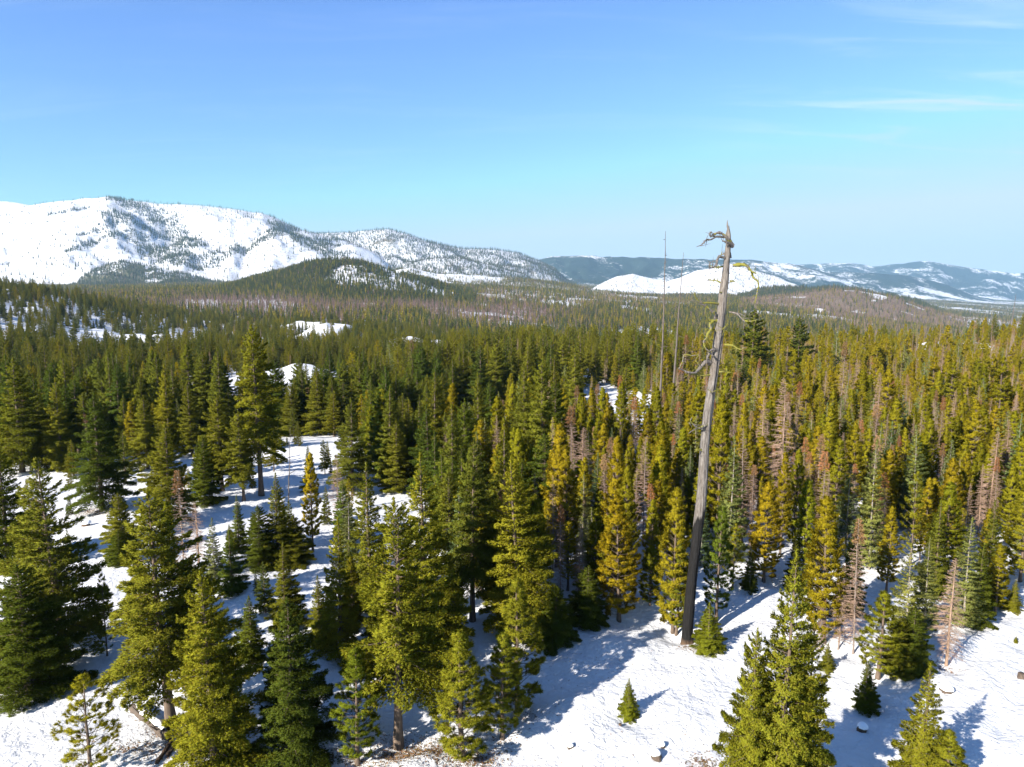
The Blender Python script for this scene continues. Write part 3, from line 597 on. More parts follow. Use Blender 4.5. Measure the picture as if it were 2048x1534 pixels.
def pine_crown(name, R0, cb=.10, nb=90, tuft=26, nl=.21, w=.014, power=.6, e_top=62, e_bot=12, mm='pond', per=5, gaps=.1, round_=.5, K=1, along=.45):
    """branches that carry brushes of long needles on their outer half"""
    H = 10.0; g = Geo(); P = []; D = []; B0 = []; B1 = []; B2 = []; br = []
    def brush(c, d, n, L):
        s = rng.random(n); P.append(c - d * (L * along * s)[:, None] + rng.normal(0, .012, (n, 3))); D.append(unit(d * .75 + rng.normal(0, .62, (n, 3))))
    for i in range(nb):
        q = ((i + rng.random()) / nb) ** .9; z = H * .97 * (1 - q) + H * cb * q
        if rng.random() < gaps: continue
        az = i * 2.39996 + rng.normal(0, .3); L = R0 * (q ** power * (1 - round_ * max(0, q - .6) / .4) + .06) * rng.uniform(.65, 1.15)
        e = R(e_top + (e_bot - e_top) * q ** .7 + rng.normal(0, 7)); ax = np.array([math.cos(az), math.sin(az), 0]); lat = np.array([-ax[1], ax[0], 0])
        t0 = np.array([0, 0, z]); d = ax * math.cos(e) + np.array([0, 0, math.sin(e)])
        pos = lambda s: t0 + d * L * s + np.array([0, 0, 1]) * (.18 * L * s * s)
        tip = pos(1.0); B0.append(t0); B1.append(pos(.5)); B2.append(tip); br.append(.010 + .012 * L)
        dd = unit(d + np.array([0, 0, .45])); brush(tip, dd, tuft, .5 + .3 * L)
        for k in range(int(per * min(1.3, L) + .6)):
            s = rng.uniform(.35, .95); sg = rng.choice([-1, 1]); l2 = L * (1.05 - s) * rng.uniform(.4, .8) + .08
            d2 = unit(d * .7 + lat * sg * .7 + np.array([0, 0, .3])); c = pos(s) + d2 * l2
            brush(c, unit(d2 + np.array([0, 0, .4])), int(tuft * .8), .4)
            B0.append(pos(s)); B1.append(pos(s) + d2 * l2 * .5); B2.append(c); br.append(.008)
    brush(np.array([0, 0, H * .985]), np.array([0, 0, 1.0]), tuft * 2, .5)
    P = np.concatenate(P); D = np.concatenate(D); L = nl * rng.uniform(.65, 1.2, len(P))
    side = unit(np.cross(D, rng.normal(size=D.shape))) * (w * rng.uniform(.7, 1.4, (len(P), 1)))
    g.tris(np.stack([P - side, P + side, P + D * L[:, None]], 1), 0)
    tubes3(g, np.array(B0), np.array(B1), np.array(B2), np.array(br), 1)
    return soft_normals(g.mesh(name, [MAT[mm], MAT['darktwig']]))
def dead_crown(name, R0, cb=.12, nb=150, per=9, red=0.0, w=.011, droop=.35, tw=.4, mm='twig'):
    H = 10.0; g = Geo(); B0 = []; B1 = []; B2 = []; br = []; rp = []; rd = []
    for i in range(nb):
        q = ((i + rng.random()) / nb) ** .95; z = H * .985 * (1 - q) + H * cb * q; az = i * 2.39996 + rng.normal(0, .3)
        L = R0 * (q ** .65 * (1 - .35 * max(0, q - .7) / .3) + .05) * rng.uniform(.5, 1.15); e = R(38 - 50 * q ** .7 + rng.normal(0, 9))
        ax = np.array([math.cos(az), math.sin(az), 0]); lat = np.array([-ax[1], ax[0], 0]); up = np.array([0, 0, 1.0]); bend = rng.normal(0, .12)
        pos = lambda s: np.array([0, 0, z]) + ax * L * s * math.cos(e) + up * L * (math.sin(e) * s - droop * s * s + .28 * s ** 3) + lat * bend * L * s * s
        B0.append(pos(0)); B1.append(pos(.5)); B2.append(pos(1.0)); br.append(w * (.8 + .5 * L))
        for k in range(int(per * min(1.2, L + .25))):
            s = rng.uniform(.2, .95); sg = rng.choice([-1, 1]); l2 = L * tw * (1.15 - s) * rng.uniform(.4, 1.1) + .06
            d2 = unit(ax * .6 + lat * sg * rng.uniform(.3, 1) + up * rng.normal(-.12, .3)); b = pos(s)
            B0.append(b); B1.append(b + d2 * l2 * .5 + up * .03 * l2); B2.append(b + d2 * l2 - up * l2 * .15); br.append(w * .55)
            if red and q < red and rng.random() < .85: rp.append(b + d2 * l2 * .4); rd.append(d2)
    tubes3(g, np.array(B0), np.array(B1), np.array(B2), np.array(br), 1)
    if rp: g.tris(needles(np.array(rp), np.array(rd), np.full(len(rp), .16), 6, .018, .8), 0)
    return g.mesh(name, [MAT['red'], MAT[mm]])

PROTO = {}      # name -> (crown mesh, trunk mesh, radius)
def add_proto(key, crown, trunk, R0): PROTO[key] = (crown, trunk, R0)
tk = lambda r=.15, m='bark': trunk_mesh('trunk', 9.8, r, MAT[m])
add_proto('fir_a', fir_crown('fir_crown', 1.9, cb=.05, nb=190), tk(), 1.9)
add_proto('fir_b', fir_crown('fir_crown', 2.1, cb=.10, nb=170, power=.72, irregular=.26, gaps=.2, droop=.4), tk(.16), 2.1)
add_proto('fir_c', fir_crown('fir_crown', 2.0, cb=.24, nb=150, power=.6, irregular=.28, gaps=.2, droop=.42, up=.2), tk(.17), 2.0)
add_proto('fir_d', fir_crown('fir_crown', 2.3, cb=.02, nb=200, power=.62, e_bot=-14, irregular=.22), tk(.15), 2.3)
add_proto('fir_e', fir_crown('fir_crown', 1.7, cb=.03, nb=200, power=.9, sh=200, irregular=.24), tk(), 1.7)
add_proto('tall_a', fir_crown('fir_crown', 1.55, cb=.28, nb=170, power=.55, irregular=.3, gaps=.18, droop=.5, e_bot=-16), tk(.15), 1.55)
add_proto('spruce_a', fir_crown('spruce_crown', 1.35, cb=.05, nb=150, power=.85, mm='spruce', gaps=.16, sh=190, e_top=40, droop=.2, up=.25), tk(.075, 'palebark'), 1.35)
add_proto('spruce_b', fir_crown('spruce_crown', 1.2, cb=.08, nb=120, power=.75, mm='spruce', gaps=.24, irregular=.3, sh=180, e_top=35, droop=.25, up=.25), tk(.07, 'palebark'), 1.2)
add_proto('pond_a', pine_crown('pine_crown', 1.9, nb=105, tuft=70, per=6), tk(.14), 1.9)
add_proto('pond_b', pine_crown('pine_crown', 2.2, cb=.08, nb=64, tuft=72, per=5, gaps=.12), tk(.12), 2.2)
add_proto('pond_c', pine_crown('pine_crown', 1.7, cb=.05, nb=125, tuft=76, per=6), tk(.14), 1.7)
add_proto('lodge_a', pine_crown('pine_crown', 1.35, cb=.12, nb=165, tuft=62, nl=.16, w=.018, mm='pine', e_top=70, e_bot=25, per=5, power=.55), tk(.10), 1.35)
add_proto('lodge_b', pine_crown('pine_crown', 1.7, cb=.06, nb=175, tuft=66, nl=.17, w=.019, mm='pine', e_top=65, e_bot=15, per=6, power=.6), tk(.11), 1.7)
add_proto('lodge_c', pine_crown('pine_crown', 1.15, cb=.2, nb=140, tuft=62, nl=.16, w=.018, mm='pine', e_top=70, e_bot=20, per=5, power=.5, gaps=.2), tk(.09), 1.15)
add_proto('dead_a', dead_crown('bare_crown', 1.25, nb=170, per=18, w=.013), tk(.055, 'deadbark'), 1.25)
add_proto('dead_b', dead_crown('bare_crown', 1.1, nb=180, red=.2, per=18, w=.013), tk(.055, 'deadbark'), 1.1)
add_proto('dead_c', dead_crown('bare_crown', 1.5, cb=.12, nb=210, per=22, droop=.5, w=.015), tk(.09, 'twig'), 1.5)
# lighter versions for the middle distance
midfir = dict(mm='firmix', sh=40, K=4, nl=.27, w=.052, wood=False)
add_proto('mfir_a', fir_crown('fir_crown', 1.9, nb=110, **midfir), tk(), 1.9)
add_proto('mfir_b', fir_crown('fir_crown', 2.1, cb=.16, nb=100, power=.65, irregular=.3, gaps=.2, **midfir), tk(), 2.1)
add_proto('mfir_c', fir_crown('fir_crown', 1.6, cb=.10, nb=110, irregular=.26, **midfir), tk(), 1.6)
add_proto('mspruce', fir_crown('spruce_crown', 1.3, nb=90, e_top=40, up=.25, **{**midfir, 'mm': 'spruce'}), tk(.075, 'palebark'), 1.3)
add_proto('mlodge_a', pine_crown('pine_crown', 1.4, cb=.10, nb=80, tuft=18, nl=.27, w=.046, mm='pine', e_top=70, e_bot=25, per=4, power=.55), tk(.10), 1.4)
add_proto('mlodge_b', pine_crown('pine_crown', 1.2, cb=.14, nb=70, tuft=18, nl=.27, w=.046, mm='pine', e_top=70, e_bot=20, per=4, power=.5), tk(.10), 1.2)
add_proto('mdead_a', dead_crown('bare_crown', 1.1, nb=90, per=10, w=.021), tk(.07, 'deadbark'), 1.1)
add_proto('mdead_b', dead_crown('bare_crown', .95, nb=90, per=10, red=.22, w=.021), tk(.065, 'deadbark'), .95)

KIND = lambda p: 'dead_tree' if 'dead' in p else 'pine_tree' if ('lodge' in p or 'pond' in p) else 'fir_tree'
CAT = {'dead_tree': 'dead tree', 'pine_tree': 'pine tree', 'fir_tree': 'fir tree'}
GRP = {'dead_tree': 'dead conifers in the forest', 'pine_tree': 'pines in the forest', 'fir_tree': 'firs in the forest'}
def place_tree(x, y, z, h, rad, proto, tint, label, rot=None, lean=(0, 0)):
    crown, trunk, R0 = PROTO[proto]; kind = KIND(proto)
    e = bpy.data.objects.new(kind, None); col.objects.link(e); e.empty_display_size = .3
    e.location = (x, y, z - .05); e.scale = (rad / R0, rad / R0, h / 10.0)
    e.rotation_mode = 'ZXY'; e.rotation_euler = (lean[0], lean[1], rng.uniform(0, 6.28) if rot is None else rot)
    tag(e, label, CAT[kind], GRP[kind])
    for nm, me in (('trunk', trunk), ('crown', crown)):
        o = bpy.data.objects.new(nm, me); o.parent = e; o.color = (*tint, 1); col.objects.link(o)
    return e
taken = []; count = {'fir_tree': 0, 'pine_tree': 0, 'dead_tree': 0}
for (px, yt, yb, pr, wpx, tn, lb) in HAND:
    x, y = at(px, yb); z = float(terrain(x, y)); dz = zpix(y, yt) - z; f = y * CP - (z - CAMZ) * SP
    j = rng.uniform(.9, 1.1)
    place_tree(x, y, z, dz, wpx * .5 / FPX * f * 1.05, pr, (tn[0] * j, tn[1] * j, tn[2] * j), lb, lean=(rng.normal(0, .012), rng.normal(0, .012) - (.05 if yt in (915, 985) else 0)))
    taken.append((x, y, wpx * .5 / FPX * f)); count[KIND(pr)] += 1
taken = np.array(taken)

# ------------------------------------------------------------------ the forest behind
LIM = ([-300, 0, 200, 400, 480, 560, 700, 745, 860, 905, 1100, 1280, 1330, 1440, 1600, 1720, 1850, 1960, 2048, 2400],
       [940, 935, 925, 880, 874, 868, 880, 955, 1000, 1190, 1225, 1205, 1150, 1135, 1125, 1125, 1150, 1160, 1120, 1080])
# snow clearings: photo column, row, half-width in metres across, half-depth in metres
CLEAR = [((cx, cy - b * 1.3), a * 1.3, b * 2.4) for cx, cy, a, b, h in MOUNDS] + [(at(px, py), a, b) for px, py, a, b in (
    (140, 810, 11, 34), (600, 795, 17, 62), (640, 752, 9, 9), (1215, 815, 7, 48), (1250, 800, 5, 14), (958, 865, 5, 26), (500, 690, 12, 22), (1000, 700, 12, 18), (880, 780, 5, 5), (1622, 695, 5, 4), (480, 715, 9, 9), (30, 655, 9, 10))]
def clear_mask(x, y):
    k = np.ones_like(x)
    for (cx, cy), a, b in CLEAR:
        d = np.hypot((x - cx) / a, (y - cy) / b) + .35 * fbm(x / 7, y / 7, 2, 77)
        k = k * np.clip((d - .85) / .3, .09, 1)
    return k
def grid(y0, y1, s):
    xs = np.arange(-y1 * .86, y1 * .86, s); ys = np.arange(y0, y1, s); X, Y = np.meshgrid(xs, ys); X = X.ravel() + rng.uniform(-.46, .46, X.size) * s; Y = Y.ravel() + rng.uniform(-.46, .46, Y.size) * s
    k = (np.abs(X) < Y * .86 + 6) & (Y >= y0) & (Y < y1); return X[k], Y[k]
PX = []; 
for y0, y1, s in ((36, 110, 1.7), (110, 180, 2.2), (180, 300, 3.1), (300, 760, 4.6)):
    PX.append(grid(y0, y1, s))
fx = np.concatenate([a for a, b in PX]); fy = np.concatenate([b for a, b in PX])
fz, fl = terrain(fx, fy, True)
ppx, ppy, pf = project(fx, fy, fz)
dens = np.where(ppx > 880, .86, .62) * clear_mask(fx, fy)
dens = dens * np.where((fbm(fx / 40, fy / 40, 3, 88) > .17) & (ppx < 880) & (fy > 130), .45, 1)
young = (ppy >= np.interp(ppx, *LIM)) & (ppx < 740) & (ppy < 1330) & (ppx > 20)
ok = ((ppy < np.interp(ppx, *LIM)) & (rng.random(len(fx)) < dens)) | (young & (rng.random(len(fx)) < .135))
young = young[ok]
fx, fy, fz, ppx, ppy, pf = (a[ok] for a in (fx, fy, fz, ppx, ppy, pf))
near = np.min(np.hypot(fx[:, None] - taken[None, :, 0], fy[:, None] - taken[None, :, 1]) - taken[None, :, 2] * .75, axis=1) > .55
fx, fy, fz, ppx, ppy, pf, young = (a[near] for a in (fx, fy, fz, ppx, ppy, pf, young))
u = rng.random(len(fx)); nk = fbm(fx / 30, fy / 30, 3, 99)
rightness = np.clip((ppx - 820) / 350, 0, 1) * np.clip((330 - fy) / 120, .15, 1)
p_dead = .04 + .19 * rightness + .18 * (nk > .12) * rightness + .05 * (fy > 450); p_pine = .17 + .47 * rightness + .1 * nk; p_spr = .03 + .14 * rightness
# a belt of tall dark firs across the middle
belt = np.exp(-((ppx - 1120) / 260) ** 2) * (fy > 125) * (fy < 300)
p_dead = p_dead * (1 - .6 * belt); p_pine = p_pine * (1 - .7 * belt); p_spr = p_spr * (1 - .5 * belt)
fk = np.where(u < p_dead, 2, np.where(u < p_dead + p_pine, 1, np.where(u < p_dead + p_pine + p_spr, 3, 0)))
base_h = np.where(fk == 0, rng.normal(8.6, 2.4, len(fx)), np.where(fk == 1, rng.normal(7.4, 1.5, len(fx)), np.where(fk == 2, rng.normal(8.0, 1.3, len(fx)), rng.normal(7.4, 1.2, len(fx)))))
fh = np.clip(base_h * np.where(ppx > 880, np.where(fy < 210, .82, .92), 1) * np.exp(rng.normal(0, .18, len(fx))) * np.where(ppx < 880, .92, 1) * (1 + .30 * belt * (fk == 0)) * np.where((fk != 2) & (rng.random(len(fx)) < .14), .6, 1), 2.5, 13.5)
fh = np.where(young, rng.uniform(1.2, 6.0, len(fx)), fh); fk = np.where(young, np.where(rng.random(len(fx)) < .2, 1, 0), fk)
vis = seen(fx, fy, fz + fh)
scr = fh * FPX / pf * (np.abs(ppx - 1024) < 1050) * vis
VAR = {0: (['fir_a', 'fir_b', 'fir_c', 'fir_e', 'tall_a'], ['mfir_a', 'mfir_b', 'mfir_c']), 1: (['lodge_a', 'lodge_b', 'lodge_c', 'lodge_a'], ['mlodge_a', 'mlodge_b']), 2: (['dead_a', 'dead_b', 'dead_c', 'dead_a', 'dead_b'], ['mdead_a', 'mdead_b']), 3: (['spruce_a', 'spruce_b'], ['mspruce'])}
RATIO = {0: .19, 1: .175, 2: .12, 3: .145}
NAME = {0: 'fir_tree', 1: 'pine_tree', 2: 'dead_tree', 3: 'fir_tree'}
order = np.argsort(-scr); individual = np.zeros(len(fx), bool)
for i in order:
    n = NAME[fk[i]]
    if scr[i] < 20: break
    if count[n] < 298: count[n] += 1; individual[i] = True
ZONES = [(0, 'by the left edge'), (130, 'above the dark spreading fir'), (260, 'behind the full olive fir'), (400, 'left of the tallest left conifer'), (490, 'behind the tallest left conifer'), (565, 'behind the snowy knoll'), (690, 'behind the rounded fir'), (780, 'above the slim light firs'),
         (880, 'above the dense bare-trunk fir'), (985, 'above the tufted pines'), (1090, 'above the shaded low firs'), (1195, 'behind the golden pines'), (1290, 'beside the taller thin snag'), (1345, 'between thin and thick snags'), (1400, 'just right of the charred snag'), (1490, 'above the bushy olive pine'),
         (1570, 'above the big fir clump'), (1640, 'above the golden pine'), (1700, 'above the bare dead trees'), (1770, 'above the thin silvery fir'), (1860, 'above the grey-brown dead tree'), (1960, 'by the right edge')]
DEPTHS = [(640, 'on the canopy skyline'), (690, 'far back'), (745, 'well back'), (805, 'back rows'), (870, 'middle rows'), (950, 'nearer rows'), (9999, 'front rows')]
def auto_label(k, h, ratio, px, tip, tone):
    size = 'tall ' if h > 10.5 else 'short ' if h < 6.8 else ''
    wide = 'slim ' if ratio < .92 else 'broad ' if ratio > 1.12 else ''
    look = {0: ('olive fir', 'dark fir'), 1: ('green pine', 'golden pine'), 2: ('grey dead tree', 'rusty dead tree'), 3: ('pale silvery fir', 'bluish silvery fir')}[k][tone]
    return f"{size}{wide}{look}, {next(w for y, w in DEPTHS if tip < y)}, {[w for x, w in ZONES if px >= x][-1]}"
ORD = ['first', 'second', 'third', 'fourth', 'fifth', 'sixth', 'seventh', 'eighth', 'ninth', 'tenth']
autos = []
stuffpts = {'fir_forest': [], 'pine_forest': [], 'dead_forest': []}
SN = {0: 'fir_forest', 1: 'pine_forest', 2: 'dead_forest', 3: 'fir_forest'}
STV = {'fir_forest': ['mfir_a', 'mfir_b', 'mfir_c', 'mspruce', 'far_fir_a', 'far_fir_b'], 'pine_forest': ['mlodge_a', 'mlodge_b', 'far_pine_a', 'far_pine_b'], 'dead_forest': ['mdead_a', 'mdead_b', 'far_dead_a', 'far_burnt_a', 'far_burnt_b', 'far_pole']}
for i in np.nonzero(vis)[0]:
    k = int(fk[i]); h = float(fh[i]); rad = h * RATIO[k] * rng.uniform(.8, 1.25)
    if individual[i]:
        tx, ty, _ = project(fx[i], fy[i], fz[i] + h); tone = int(rng.random() < .4)
        tn = {0: (G, (.7, .85, .9)), 1: ((.9, 1, .9), (1.04, 1, .88)), 2: (G, (1.1, .85, .75)), 3: (BR, (.85, 1.0, 1.15))}[k][tone]; j = rng.uniform(.8, 1.2)
        if ppx[i] < 880: tn = (tn[0] * .85, tn[1] * .93, tn[2] * 1.1)
        vv = VAR[k][0 if scr[i] > 105 else 1]; pr = vv[int(rng.integers(len(vv)))]
        q = rng.uniform(.8, 1.25); rad = h * RATIO[k] * q; if_tx = float(np.clip(tx, 0, 2048))
        e = place_tree(float(fx[i]), float(fy[i]), float(fz[i]), h, rad, pr, tuple(c * j for c in tn), 'x', lean=(rng.normal(0, .015), rng.normal(0, .015)))
        autos.append((auto_label(k, h, q, if_tx, float(max(ty, 0)), tone), if_tx, e))
    else:
        vv = VAR[k][1]; nm = vv[int(rng.integers(len(vv)))]; stuffpts[SN[k]].append((fx[i], fy[i], fz[i] - .05, rad / PROTO[nm][2], h / 10, STV[SN[k]].index(nm)))

same = {}
for lb, tx, e in autos: same.setdefault(lb, []).append((tx, e))
for lb, L_ in same.items():
    L_.sort(key=lambda p: p[0])
    for q, (tx, e) in enumerate(L_): e['label'] = lb if len(L_) == 1 else f'{lb}, {ORD[min(q, 9)]} from left'

# ---- far forest, 760 m to 6 km
def simple(name, R0, n, mm, cb=.05, power=.8, w=.35, drop=.25):
    g = Geo(); q = rng.random(n) ** .75; z = 10 * (1 - q) + 10 * cb * q; az = rng.uniform(0, 6.28, n); L = R0 * (q ** power + .04) * rng.uniform(.6, 1.1, n)
    ax = np.stack([np.cos(az), np.sin(az), 0 * az], 1); lat = np.stack([-np.sin(az), np.cos(az), 0 * az], 1)
    b = np.stack([0 * z, 0 * z, z + .25 * L + .25], 1); tip = ax * L[:, None] + np.stack([0 * z, 0 * z, z - drop * L], 1)
    g.tris(np.stack([b, tip + lat * (w * (L + .15))[:, None], tip - lat * (w * (L + .15))[:, None]], 1), 0)
    g.tube(np.array([[0, 0, -.3], [0, 0, 5], [0, 0, 9.8]]), np.array([.16, .1, .02]), 4, 1)
    return soft_normals(g.mesh(name, [MAT[mm], MAT['darktwig']]))
FAR = {'far_fir_a': simple('fir', 1.9, 130, 'farfir'), 'far_fir_b': simple('fir', 1.6, 110, 'farfir', .12), 'far_pine_a': simple('pine', 1.4, 110, 'farpine', .12, .6), 'far_pine_b': simple('pine', 1.2, 100, 'farpine', .2, .55),
       'far_dead_a': simple('dead', 1.3, 110, 'deadfar', .1, .7, .10, -.1), 'far_burnt_a': simple('burnt', 1.3, 110, 'burnt', .1, .7, .12, -.1), 'far_burnt_b': simple('burnt', 1.0, 70, 'burnt', .15, .6, .10, -.2), 'far_pole': simple('pole', 1.1, 36, 'burnt', .15, .6, .16, 0)}
farpts = []
for y0, y1, s in ((760, 1700, 4.6), (1700, 3200, 6.8), (3200, 6300, 10.5)):
    farpts.append(grid(y0, y1, s))
gx = np.concatenate([a for a, b in farpts]); gy = np.concatenate([b for a, b in farpts])
gz, gl = terrain(gx, gy, True); gp, gq, gf = project(gx, gy, gz)
keep = (np.abs(gp - 1024) < 1120) & seen(gx, gy, gz + 14)
gx, gy, gz, gl, gp = (a[keep] for a in (gx, gy, gz, gl, gp))
dn, kf, kp, bb, mt = stand(gx, gy, gl, gp)
u2 = rng.random(len(gx)); kk = rng.random(len(gx)) < dn
gx, gy, gz, gl, gp, u2, kf, kp, bbk, mt = (a[kk] for a in (gx, gy, gz, gl, gp, u2, kf, kp, bb, mt))
hh = np.clip(rng.normal(11.0, 2.4, len(gx)), 4, 17); burn_area = mt; hh = np.where(mt, hh * np.where(u2 < kf, 1.75, 1.35), np.where(np.isin(gl, [nid['dark_knob'], nid['dark_hill']]), hh * 1.5, hh))
for i in range(len(gx)):
    if u2[i] < kf[i]: s, nm = 'fir_forest', ('far_fir_a', 'far_fir_b')[i & 1]
    elif u2[i] < kf[i] + kp[i]: s, nm = 'pine_forest', ('far_pine_a', 'far_pine_b')[i & 1]
    elif burn_area[i]: s, nm = 'dead_forest', ('far_pole', 'far_burnt_b', 'far_pole')[i % 3]
    elif bbk[i] > .25 : s, nm = 'dead_forest', ('far_burnt_a', 'far_burnt_b')[i & 1]
    else: s, nm = 'dead_forest', ('far_dead_a', 'far_dead_a', 'far_burnt_a')[i % 3]
    stuffpts[s].append((gx[i], gy[i], gz[i] - .1, hh[i] / 10 * (.85 + .3 * u2[i]), hh[i] / 10, STV[s].index(nm)))
def joined(crown, trunk):
    """crown and trunk of a light tree in one mesh, for the masses"""
    n1, n2 = len(crown.vertices), len(trunk.vertices); V = np.zeros((n1 + n2) * 3, np.float32)
    a = np.zeros(n1 * 3, np.float32); crown.vertices.foreach_get('co', a); b = np.zeros(n2 * 3, np.float32); trunk.vertices.foreach_get('co', b); V = np.concatenate([a, b]).reshape(-1, 3)
    def faces(me, off):
        li = np.zeros(len(me.loops), np.int32); me.loops.foreach_get('vertex_index', li); tot = np.zeros(len(me.polygons), np.int32); me.polygons.foreach_get('loop_total', tot); ls = np.zeros(len(me.polygons), np.int32); me.polygons.foreach_get('loop_start', ls)
        mi = np.zeros(len(me.polygons), np.int32); me.polygons.foreach_get('material_index', mi); out = []
        for w in (3, 4):
            q = np.nonzero(tot == w)[0]; out.append((li[ls[q][:, None] + np.arange(w)[None]] + off, mi[q]))
        return out
    A = faces(crown, 0); B = faces(trunk, n1); mats = list(crown.materials); k = len(mats); mats += list(trunk.materials)
    F = [A[0][0], A[1][0], B[0][0], B[1][0]]; mi = [A[0][1], A[1][1], B[0][1] + k, B[1][1] + k]
    z = [i for i in range(4) if len(F[i])]
    return mesh_from('massed_tree', V, [F[i] for i in z], mats, np.concatenate([mi[i] for i in z]))
def mass(name, pts, variants):
    pts = np.array(pts, np.float32); c = bpy.data.collections.new(name + '_kinds')
    for i, v in enumerate(variants):
        me = FAR[v] if v in FAR else joined(PROTO[v][0], PROTO[v][1])
        c.objects.link(bpy.data.objects.new(f'{chr(97 + i)}_{v}', me))
    me = bpy.data.meshes.new(name); me.vertices.add(len(pts)); me.vertices.foreach_set('co', pts[:, :3].ravel())
    sc = np.stack([pts[:, 3], pts[:, 3], pts[:, 4]], 1)
    a = me.attributes.new('size', 'FLOAT_VECTOR', 'POINT'); a.data.foreach_set('vector', sc.ravel())
    a = me.attributes.new('turn', 'FLOAT_VECTOR', 'POINT'); rt = np.zeros_like(sc); rt[:, 2] = rng.uniform(0, 6.28, len(pts)); rt[:, :2] = rng.normal(0, .02, (len(pts), 2)); a.data.foreach_set('vector', rt.ravel())
    a = me.attributes.new('kindno', 'INT', 'POINT'); a.data.foreach_set('value', pts[:, 5].astype(np.int32))
    o = link(bpy.data.objects.new(name, me)); tag(o, kind='stuff')
    ng = bpy.data.node_groups.new(name, 'GeometryNodeTree'); ng.interface.new_socket('Geometry', in_out='INPUT', socket_type='NodeSocketGeometry'); ng.interface.new_socket('Geometry', in_out='OUTPUT', socket_type='NodeSocketGeometry')
    gi = ng.nodes.new('NodeGroupInput'); go = ng.nodes.new('NodeGroupOutput'); ip = ng.nodes.new('GeometryNodeInstanceOnPoints'); ci = ng.nodes.new('GeometryNodeCollectionInfo')
    ci.inputs[0].default_value = c; ci.inputs['Separate Children'].default_value = True; ci.inputs['Reset Children'].default_value = True
    def attr(nm, ty):
        n = ng.nodes.new('GeometryNodeInputNamedAttribute'); n.data_type = ty; n.inputs[0].default_value = nm; return n.outputs[0]
    ng.links.new(gi.outputs[0], ip.inputs['Points']); ng.links.new(ci.outputs[0], ip.inputs['Instance']); ip.inputs['Pick Instance'].default_value = True
    ng.links.new(attr('kindno', 'INT'), ip.inputs['Instance Index']); ng.links.new(attr('turn', 'FLOAT_VECTOR'), ip.inputs['Rotation']); ng.links.new(attr('size', 'FLOAT_VECTOR'), ip.inputs['Scale'])
    ng.links.new(ip.outputs[0], go.inputs[0])
    md = o.modifiers.new('trees', 'NODES'); md.node_group = ng
    return o
for nm in stuffpts:
    if stuffpts[nm]: mass(nm, stuffpts[nm], STV[nm])

# ------------------------------------------------------------------ the tall charred snag and the other bare poles
def P3(px, py, Y):
    z = zpix(Y, py); f = Y * CP - (z - CAMZ) * SP; return np.array([(px - 1024) / FPX * f, Y, z]), f
def wood(name, lichen=0.0, char=None, grey=((.105, .095, .088), (.28, .258, .24))):
    m, t, b = mat(name); geo = t.nodes.new('ShaderNodeNewGeometry'); tcn = t.nodes.new('ShaderNodeTexCoord')
    mpn = t.nodes.new('ShaderNodeMapping'); mpn.inputs['Scale'].default_value = (9, 9, .9); t.links.new(tcn.outputs['Object'], mpn.inputs[0])
    n = noise(t, mpn.outputs[0], 1.6, 7, .7, .5); n2 = noise(t, tcn.outputs['Object'], .55, 4, .6)
    c = ramp(t, n, [(.36, (.012, .010, .009)), (.46, grey[0]), (.66, grey[1])])
    c = mixc(t, M(t, 'MULTIPLY', M(t, 'MULTIPLY', n2, n2), 1.5), c, (.15, .125, .105))
    h = n
    if char is not None:                              # burnt black below a ragged line
        sp = t.nodes.new('ShaderNodeSeparateXYZ'); t.links.new(tcn.outputs['Object'], sp.inputs[0])
        mp2 = t.nodes.new('ShaderNodeMapping'); mp2.inputs['Scale'].default_value = (3.2, 3.2, .35); t.links.new(tcn.outputs['Object'], mp2.inputs[0])
        line = M(t, 'ADD', M(t, 'ADD', char - .1, M(t, 'MULTIPLY', noise(t, mp2.outputs[0], 1.0, 5, .6), 2.4)), M(t, 'MULTIPLY', sp.outputs[0], 1.3))
        mr = t.nodes.new('ShaderNodeMapRange'); t.links.new(M(t, 'SUBTRACT', line, sp.outputs[2]), mr.inputs[0]); mr.inputs[1].default_value = -.12; mr.inputs[2].default_value = .12
        blk = ramp(t, n, [(.35, (.003, .003, .003)), (.8, (.020, .018, .018))]); c = mixc(t, mr.outputs[0], c, blk)
        foot = t.nodes.new('ShaderNodeMapRange'); t.links.new(M(t, 'ADD', sp.outputs[2], M(t, 'MULTIPLY', n2, .5)), foot.inputs[0]); foot.inputs[1].default_value = .62; foot.inputs[2].default_value = .40
        c = mixc(t, M(t, 'MULTIPLY', foot.outputs[0], .6), c, (.16, .10, .06))
    if lichen > 0:
        nl = noise(t, tcn.outputs['Object'], 3.2, 4, .6); mr = t.nodes.new('ShaderNodeMapRange'); t.links.new(nl, mr.inputs[0])
        mr.inputs[1].default_value = .72 - lichen * .45; mr.inputs[2].default_value = .78 - lichen * .45
        c = mixc(t, mr.outputs[0], c, mixc(t, n, (.12, .115, .016), (.23, .215, .04)))
    t.links.new(c, b.inputs['Base Color']); b.inputs['Roughness'].default_value = .85; b.inputs['Specular IOR Level'].default_value = .25
    bp = t.nodes.new('ShaderNodeBump'); bp.inputs['Strength'].default_value = 1.0; bp.inputs['Distance'].default_value = .09
    t.links.new(h, bp.inputs['Height']); t.links.new(bp.outputs[0], b.inputs['Normal']); return m
